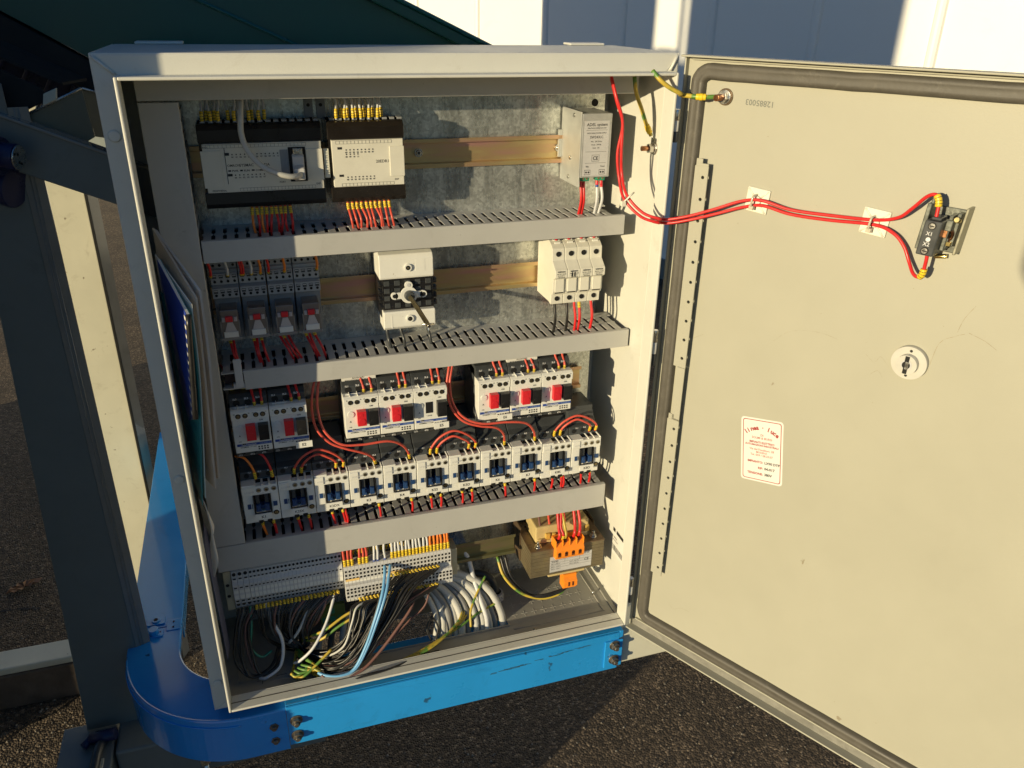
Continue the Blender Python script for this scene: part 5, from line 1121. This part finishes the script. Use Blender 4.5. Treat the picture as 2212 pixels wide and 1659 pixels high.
# coiled sheathed cables dropping through the floor
for k in range(11):
    a = k/10; q_ = rb.uniform(-1, 1); w_ = rb.uniform(-1, 1); d_ = 7 if k % 2 else 0
    P = [(170+30*a, 138, 34+2*a+2*q_), (200+32*a, 126+d_, 52+8*a+3*q_), (240+44*a+3*w_, 118+d_, 64+8*a+3*q_), (276+62*a+3*w_, 110+d_, 58+6*a+3*q_), (292+84*a+2*q_, 96+d_*.7, 34+8*a+3*w_), (296+98*a+2*q_, 82+d_*.5, 6+2*a), (294+106*a+2*w_, 78+d_*.5, -30), (292+106*a, 88, -90)]
    wire(P, (4.2, 5.4, 4.8)[k % 3], GRW if k not in (2, 5, 9) else mat('greyer_cable_sheath', (.22, .22, .215), .45, var=.1, vs_=30), '%s pale sheathed cable of the coil behind the terminals' % nth(k, 11), 'pale sheathed cables bending into the floor opening', 'sheathed_cable', cat='cable', n=12)
wire([(350, 118, 100), (356, 112, 84), (360, 104, 60), (366, 86, 30), (372, 72, 2), (374, 76, -40)], 3.6, WHW, 'straight thin white cable standing in front of the coil', 'thin white cables', 'sheathed_cable', cat='cable', n=10)
for k in range(6):
    wire([(120+k*18, 100, -60), (124+k*17, 104, -16), (134+k*15, 112, 10), (150+k*11, 124, 22)], 4.6, DGREY if k % 2 else GRW, '%s shaded cable entering through the floor opening' % nth(k, 6), 'shaded cables in the floor opening', 'sheathed_cable', cat='cable', n=10)
m = MB(); m.cyl((404, 128, -11), (404, 128, -5), 13, n=8, m=0); m.cyl((404, 128, -5), (404, 128, 2), 11, n=24, m=0); m.cyl((404, 128, 2), (404, 128, 2.4), 8, n=20, m=1)
tag(m.build('cable_gland', [LGREY, VBLK], None, (404, 128, -11), bevel=.8), 'grey cable gland in the cabinet floor right of the cable coil', 'gland')
wire([(404, 128, 2), (398, 132, 22), (384, 138, 34), (362, 142, 36)], 6, DGREY, 'dark cable bending out of the grey floor gland', 'gland cable', 'sheathed_cable', cat='cable', n=12)
m = MB(); m.box(131, 166, 98, 104, 30, 62)
for a, b_ in ((137, 38), (148, 38), (159, 38), (148, 52)): m.box(a-3.6, a+3.6, 97.6, 98, b_-4.6, b_+4.6, 1)
tag(m.build('busbar_block', [GY2, GNW], None, (148, 100, 46), bevel=.8), 'olive green earth bar block behind the black wires', 'terminal block')
# ------------------------------------------------------------ transformer
O = (500, 115, 60); t = thing('transformer', 'brown varnished transformer with orange terminal blocks at lower right', 'transformer', O)
m = MB()
for k in range(15): m.box(441+.25*(k % 2), 560-.2*(k % 3), 74+.25*(k % 2), 152, 60+k*3.13, 60+k*3.13+2.95)
st_ = m.build('lamination_stack', LAMI, t, O, bevel=.15); st_['kind'] = 'stuff'
m = MB(); m.box(440.5, 560.5, 73.5, 93, 107, 108.6); m.box(440.5, 452, 93, 152, 107, 108.6); m.box(548, 560.5, 93, 152, 107, 108.6); m.box(440.5, 560.5, 140, 152, 107.1, 108.5)
m.box(439, 441, 120, 159, 60, 122); m.box(560.7, 562.2, 120, 159, 60, 112); m.build('frame_plate', RUSTM, t, O, bevel=.5)
m = MB(); m.box(455, 541, 94, 140, 108, 136); m.box(457, 539, 90, 94, 108, 116); m.build('bobbin', COIL, t, O, bevel=3)
m = MB(); m.box(470, 478, 90, 97, 112, 124); m.box(481, 487, 90, 97, 112, 123); m.box(534, 542, 92, 98, 114, 126); m.build('bobbin_lug', mat('amber_resin', (.55, .36, .08), .3, coat=.4), t, O, bevel=1.2)
for x, y in ((456, 84), (546, 86)):
    m = MB(); m.cyl((x, y, 108.6), (x, y, 112.5), 4.6, n=6, m=0); m.cyl((x, y, 112.5), (x, y, 118), 2.5, n=14, m=0); m.cyl((x, y, 108.6), (x, y, 109.3), 5.6, n=18); m.build('clamp_bolt', ZINC, t, O, bevel=.3)
m = MB(); y = 73.7; m.box(472, 540, y, 74, 64, 93, 0)
for a in (64.3, 72, 76.5, 81, 85.5, 92.4): m.box(472.5, 539.5, y-.05, y, a, a+.25, 1)
for a in (496, 520): m.box(a, a+.3, y-.05, y, 80, 92.4, 1)
m.text('POT 250 VA', 3.4, (518, y-.1, 88.4), m=1); m.text('Varat', 5.2, (474, y-.1, 82.4), m=1); m.text('CE', 6, (528, y-.1, 76), m=1); m.text('PRI  0-400 V', 2.8, (474, y-.1, 77.8), m=1); m.text('SEC1  0-24 V', 2.8, (474, y-.1, 73.2), m=1); m.text('SEC2  0-24 V', 2.8, (474, y-.1, 68.6), m=1)
m.text('POT 130 VA', 2.8, (504, y-.1, 77.8), m=1); m.text('POT 120 VA', 2.8, (504, y-.1, 73.2), m=1); m.build('rating_plate', [LGREY, INK], t, O)
m = MB(); m.prism([(73.4, 92), (66, 93), (64, 98), (64, 108), (67, 113), (74, 122), (86, 124), (86, 92)], 'x', 477.5, 523)
m.build('orange_terminal_block', ORANGE, t, O, bevel=.6)
m = MB()
for k in range(4): x = 483+k*11; m.box(x-2.4, x+2.4, 63.7, 64.1, 98, 104); m.cyl((x, 64.1, 104), (x, 63.7, 104), 2.4, n=12); m.box(x-3, x+3, 70, 78, 119.2, 122.5)
m.build('terminal_opening', mat('dark_orange_recess', (.10, .025, .01), .6), t, O)
m = MB(); 
for k in range(5): x = 477.6+k*11.1; m.box(x, x+1, 67, 80, 114, 125)
m.build('block_rib', ORANGE, t, O, bevel=.2)
m = MB(); m.box(494.5, 516, 72, 86, 30, 56); m.prism([(72, 50), (67, 46), (67, 36), (72, 32)], 'x', 494.5, 516)
m.box(501, 504, 66.7, 67.1, 37, 45, 1); m.box(507.5, 510.5, 66.7, 67.1, 37, 45, 1); m.build('lower_orange_block', [ORANGE, mat('dark_orange_recess', (.1, .02, .01))], t, O, bevel=.5)
m = MB(); m.box(470, 530, 74, 80, 56, 60); m.build('bottom_lug', COIL, t, O, bevel=.8)
for k, (x, zt, mt) in enumerate(((484, 122, REDW), (490, 121, REDW), (494, 121, GYW), (508, 122, REDW), (516, 122, REDW))):
    wire([(x, 75, zt), (x+1, 72, zt+10), (x+rw.uniform(-2, 5), 80, 142), (x+rw.uniform(-2, 7), 92, 164)], 1.9, mt, '%s wire into the upper orange terminal block' % nth(k, 5), 'wires into the orange terminal block', 'wire', [(3, 7, 2.4, YEL)] if k == 1 else ())
for k in range(4): x = 466+k*13+rw.uniform(-2, 2); wire([(x, 96, 124), (x-2, 100, 140), (x-4, 104, 164)], 1.5, REDF if k % 2 else BRW, '%s thin brown wire above the transformer bobbin' % nth(k, 4), 'thin wires above the transformer', 'wire')
for k, (mt, o_) in enumerate(((GYW, 0), (BKW, 5), (BKW, 12))):
    wire([(402+o_, 118, 78), (408+o_, 100, 52-o_*.3), (430+o_, 84, 28-o_*.4), (462, 76, 16+k*3), (490, 74, 20+k*3), (501+k*3, 76, 30)], 1.9, mt, ('green and yellow', 'front black', 'rear black')[k]+' wire swinging under the transformer to the lower orange block', 'wires under the transformer', 'wire')
wire([(512, 78, 44), (524, 84, 50), (534, 88, 57), (545, 92, 62)], 1.7, GYW, 'short green and yellow wire with red lug right of the lower orange block', 'wires under the transformer', 'wire', [(-14, 12, 2.6, RED)])

# ------------------------------------------------------------ earth leads, red lamp wires, door fittings
wire([(545, 60, 772), (549, 60, 754), (557, 60, 737), (565, 60, 719), (573, 60, 705)], 2.4, GYW, 'green and yellow earth lead hanging to the stud on the right inner wall', 'earth leads', 'earth_lead', [(-14, 3.4, 3.4, YEL), (-10.6, 3.4, 3.8, YEL), (-7.2, 3.4, 3.4, YEL)], cat='earth lead', n=10)
A = dp(51, -8, 757)
wire([(539, 4, 782), (545, -4, 773), (556, -8, 765), (568, -10, 759.5), dp(8, 8, 757.3), dp(25, 6, 756.4), dp(36, 0, 756.4), dp(45, -6, 757)], 2.5, GYW, 'green and yellow earth lead bridging from the cabinet to the door', 'earth leads', 'earth_lead', [(-22, 3.4, 3.6, YEL), (-18.6, 3.4, 4.0, YEL), (-15.2, 3.4, 3.6, YEL)], cat='earth lead', n=10)
m = MB(); m.cyl((580, 61, 690), (578.6, 61, 690), 8, n=24, m=0); m.cyl((578.6, 61, 690), (577, 61, 690), 7, n=24, m=0); m.cyl((577, 61, 690), (571, 61, 690), 5.8, n=6, m=0); m.cyl((571, 61, 690), (562, 61, 690), 3, n=14, m=1)
m.box(576.6, 577, 56, 66, 690, 702, 0)
tag(m.build('earth_stud', [ZINC, COPPER], None, (578, 61, 690), bevel=.3), 'zinc earth stud with nut on the right inner wall', 'stud')
lamp1 = [(508, 44, 775), (511, 32, 752), (519.5, 30, 727), (521, 30, 691), (524, 30, 665), (524, 12, 645), (538, -4, 628), (556, -14, 622), dp(-8, 20, 618.5), dp(10, 15, 619), dp(34, 8, 626), dp(63, 2, 638), dp(92, -4, 651), dp(115, -6, 655), dp(148, -9, 650), dp(190, -11, 651), dp(237, -8, 655), dp(260, -4, 662), dp(273, 3, 674), dp(285, 7, 688), dp(293, 8, 691), dp(297, 9, 684), dp(298, 10, 670)]
lamp2 = [(p[0]+1.5, p[1]+2, p[2]-4) for p in lamp1[:3]]+[(518, 34, 690), (521, 30, 660), (522, 14, 640), (537, -2, 623), (556, -11, 617), dp(-8, 16, 613.5), dp(10, 11, 614), dp(34, 3, 621), dp(63, -3, 632), dp(92, -8, 643.5), dp(115, -9, 649), dp(148, -10, 645), dp(190, -11, 646), dp(237, -9, 650), dp(258, -6, 646), dp(271, -4, 636), dp(280, -2, 622), dp(287, 3, 613.5), dp(293, 6, 611.5), dp(297, 8, 615), dp(298, 9, 626), dp(298, 10, 637)]
wire(lamp1, 1.75, REDW, 'upper red wire running across the door to the lamp block', 'red lamp wires across the door', 'lamp_wire', [(-22, 11, 3.2, YEL)], n=10)
wire(lamp2, 1.75, REDW, 'lower red wire running across the door to the lamp block', 'red lamp wires across the door', 'lamp_wire', [(-26, 10, 3.2, YEL)], n=10)
m = MB(); m.tube([(519, 8, 640), (524, 4, 647), (531, 10, 649), (530, 18, 643), (523, 17, 638), (519, 8, 640)], 1.1, 6); m.box(516, 521, 8, 13, 634, 640)
tag(m.build('cable_tie', CLEARW, None, (528, 28, 641)), 'white cable tie round the two red wires inside the cabinet', 'cable tie', 'white cable ties')
for k, (u, z) in enumerate(((106, 652.6), (236, 651.6))):
    o_ = dp(u, -15, z); ca, sa = math.cos(math.radians(-4)), math.sin(math.radians(-4))
    def mp_(a, n_, b_): return dp(u+a*ca-b_*sa, n_, z+a*sa+b_*ca)
    t = thing('tie_mount', ('white adhesive cable tie mount nearer the hinge', 'white adhesive cable tie mount nearer the lamp block')[k], 'cable mount', o_, 'white adhesive cable tie mounts on the door')
    m = MB(mp_); m.box(-13.5, 13.5, -14.9, -12.6, -13.2, 13.2); m.build('pad', CLEARW, t, o_, bevel=1)
    m = MB(mp_); m.cyl((0, -12.5, 0), (0, -10.5, 0), 5.5, 4.5, n=20)
    for a, b_ in ((1, 1), (1, -1), (-1, 1), (-1, -1)): m.tube([(a*4, -12.2, b_*4), (a*12, -12.6, b_*12)], 1.0, 6, smooth=False)
    m.build('cross_rib', CLEARW, t, o_)
    m = MB(mp_); m.tube([(-1, -12, -6), (-1.4, -4, -5), (-1.2, -3, 2), (-1, -5, 6), (-.8, -12, 6.5)], 1.2, 6); m.box(-4, 1, -9, -4, -9.5, -5); m.build('tie_strap', mat('amber_nylon', (.50, .46, .36), .3, coat=.3), t, o_)
# lamp block
o_ = dp(300, -15, 656); t = thing('lamp_block', 'black lamp contact block marked X1 X2 with metal collar on the door', 'lamp block', o_)
def lb(a, n_, b_): return dp(300+a+b_*.07, n_, 656+b_-a*.02)
m = MB(lb); m.box(-9.5, 6, -4, 18, -20, 13); m.box(-6, 3, -4, 14, 13, 16); m.build('contact_body', DGREY, t, o_, bevel=1.2)
for b_ in (8.4, -15.4):
    m = MB(lb); m.cyl((-2, 18.1, b_), (-2, 18.5, b_), 3.7, n=18, m=1); m.cyl((-2, 18.5, b_), (-2, 18.9, b_), 2.7, n=16, m=0); m.box(-4.2, .2, 18.9, 19.2, b_-.5, b_+.5, 1); m.build('terminal_screw', [ZINC, VBLK], t, o_)
m = MB(lb)
def lt(s_, b_):
    vs_t, fs_t = glyphs(s_, .004); m.add([(-5.4+v[0]*5.0, 18.15, b_+v[1]*5.0) for v in vs_t], fs_t)
lt('X1', -.6); lt('X2', -10.6); m.cyl((-2, 18.1, -4.4), (-2, 18.3, -4.4), 2.1, n=18); m.build('printed_mark', WINK, t, o_)
m = MB(lb); m.box(-15, -11, -14, 6, -18, 26); m.box(6.2, 10, -14, 4, -16, 18); m.box(6, 12, -10, 8, 4, 14); m.box(5, 11, -12, 2, -14, -4); m.box(11, 15, -14, -2, -12, 20); m.box(-16, 16, -14.5, -12, -20, 22); m.box(-12, -9, -10, 8, 26, 32)
m.build('metal_collar', mat('dark_zamak', (.16, .17, .15), .4, metal=.7, var=.3, vs_=150), t, o_, bevel=.8)
m = MB(lb); m.box(18, 20.5, -14.5, 2, -18, 26); m.prism([(15, -14.5), (20.5, -14.5), (20.5, 2)], 'z', -17, -15); m.build('clamp_plate', mat('olive_zinc', (.30, .29, .22), .4, metal=.6, var=.2, vs_=120), t, o_, bevel=.5)
m = MB(lb); m.cyl((13, -6, 12), (13, 4, 15), 2.6, n=12); m.box(8, 14, -2, 2, -11, -7); m.cyl((2, -8, -25), (12, -8, -23), 2.2, n=10); m.build('brass_screw', mat('bright_brass', (.70, .56, .22), .25, metal=1), t, o_, bevel=.3)
m = MB(lb); m.box(5, 9, -4, 5, -3, 11); m.tube([(8, 2, 6), (12, 0, 2), (12, -2, -4), (9, -4, -8)], 1.5, 8); m.build('spring_clip', COPPER, t, o_, bevel=.3)

# ------------------------------------------------------------ papers stuffed in at the left
def sheet(name, pts_a, pts_b, mt, label, grp='papers stuffed at the left of the cabinet', cat='papers', th=.7, arch=None):
    A_ = catmull(pts_a, 6); B_ = catmull(pts_b, 6); m = MB(); n_ = len(A_)
    vs_ = [tuple(p) for p in A_]+[tuple(p) for p in B_]+[(p.x+th, p.y, p.z) for p in A_]+[(p.x+th, p.y, p.z) for p in B_]
    f = [(i, i+1, n_+i+1, n_+i) for i in range(n_-1)]+[(2*n_+i, 2*n_+i+1, 3*n_+i+1, 3*n_+i) for i in range(n_-1)]
    f += [(i, i+1, 2*n_+i+1, 2*n_+i) for i in range(n_-1)]+[(n_+i, n_+i+1, 3*n_+i+1, 3*n_+i) for i in range(n_-1)]+[(0, n_, 3*n_, 2*n_), (n_-1, 2*n_-1, 4*n_-1, 3*n_-1)]
    m.add(vs_, f, 0, False); return tag(m.build(name, mt, None, tuple(pts_a[0])), label, cat, grp)
#   two upright edges (back at the wall, front towards the viewer), swung slightly out
sheet('paper_sheets', [(4, 78, 622), (4, 78, 500), (4, 78, 322)], [(42, 30, 566), (40, 32, 480), (30, 40, 330)], mat('shaded_white_paper', (.52, .51, .49), .7), 'thick white paper bundle bulging out at the left inner wall', th=2.4)  # white paper, colour darkened for the shade at this side
sheet('paper_sheets', [(3, 70, 626), (3, 72, 520), (3, 74, 330)], [(38, 24, 560), (34, 24, 470), (26, 26, 325)], PAPER2, 'aged cream paper sheets in front of the white bundle', th=2.0)
sheet('paper_sheets', [(2, 60, 600), (2, 62, 520), (2, 66, 330)], [(33, 18, 556), (29, 18, 465), (14, 20, 318)], PAPER, 'white sheets just behind the blue bound manual', th=1.2)
sheet('card_folder', [(1.5, 56, 560), (1.5, 58, 480), (1.5, 60, 318)], [(31, 14, 545), (26, 14, 450), (10, 16, 312)], TEALPAP, 'teal card folder behind the blue bound manual', cat='folder', th=.8)
m = MB(); A_ = [(-.5+3.5, 54, 582), (3.5, 56, 470), (3.5, 58, 400)]; 
t = thing('bound_manual', 'blue bound manual with black comb spine standing at the left of the cabinet', 'manual', (14, 30, 480), 'papers stuffed at the left of the cabinet')
a0, a1, b0, b1 = Vector((3.8, 54, 596)), Vector((3.8, 58, 400)), Vector((27.5, 9.5, 548)), Vector((17.5, 9.5, 428))
def slab(name, off, th, mt, sh_=0):
    m = MB(); v = [a0, b0, b1, a1]; o1 = Vector((off, off*.5, 0)); o2 = Vector((off+th, (off+th)*.5, 0))
    m.add([tuple(p+o1) for p in v]+[tuple(p+o2) for p in v], [(0, 1, 2, 3), (4, 5, 6, 7), (0, 1, 5, 4), (1, 2, 6, 5), (2, 3, 7, 6), (3, 0, 4, 7)]); m.build(name, mt, t, (14, 30, 480))
slab('front_cover', 0, .5, BLUECARD); slab('pages', .7, 2.4, PAPER); slab('back_cover', 3.3, .5, TEALPAP)
m = MB(); P = [tuple(b0.lerp(b1, k/10)+Vector((2, -1, 0))) for k in range(11)]; m.tube(P, 3.0, 12, smooth=False); m.build('comb_spine', BLACK, t, (14, 30, 480))
for k in range(12):
    c = b0.lerp(b1, .04+k*.083); m = MB(); d = (a0-b0).normalized()
    m.add([tuple(c+d*.5+Vector((-.35, -.3, 0))), tuple(c+d*6+Vector((-.35, -.3, 0))), tuple(c+d*6+Vector((-.35, -.3, -5))), tuple(c+d*.5+Vector((-.35, -.3, -5)))], [(0, 1, 2, 3)]); m.build('comb_slot', PAPER, t, (14, 30, 480))
sheet('paper_roll', [(3, 60, 306), (6, 44, 312), (12, 30, 300)], [(10, 56, 262), (16, 38, 268), (15, 28, 262)], PAPER, 'curled white paper end below the manual', th=1)
sheet('paper_roll', [(2, 64, 292), (10, 44, 280), (13, 34, 262), (8, 40, 240)], [(3, 66, 250), (12, 46, 236), (14, 36, 216), (6, 40, 190)], PAPER, 'folded white paper loop low at the left inner wall', th=1)
sheet('plastic_pocket', [(1, 40, 250), (3, 38, 190), (6, 34, 60)], [(2, 90, 250), (3, 90, 180), (6, 84, 40)], PURP, 'dusky blue plastic pocket low at the left inner wall', cat='pocket', th=.6)
# unseen ball on a rod, made up to shadow the right edge of the door
w = thing('ball_shade_blocker', 'unseen ball-headed rod added to shadow the right edge of the door', 'lever', (-425, -1044, GZ))
m = MB(); m.tube([(-425, -1044, 868), (-225, -1200, 868), (-20, -1360, 850), (20, -1390, 700), (20, -1390, GZ)], 14, 12); m.build('blocker_rod', STEEL, w, (-425, -1044, GZ))
m = MB(); m.cyl((-425, -1044, 823), (-425, -1044, 848), 28, 45, n=24); m.cyl((-425, -1044, 848), (-425, -1044, 888), 45, n=24); m.cyl((-425, -1044, 888), (-425, -1044, 913), 45, 24, n=24); m.build('blocker_knob', BLACK, w, (-425, -1044, GZ), bevel=3)

for o in list(COL.objects):
    if '_o' in o: del o['_o']
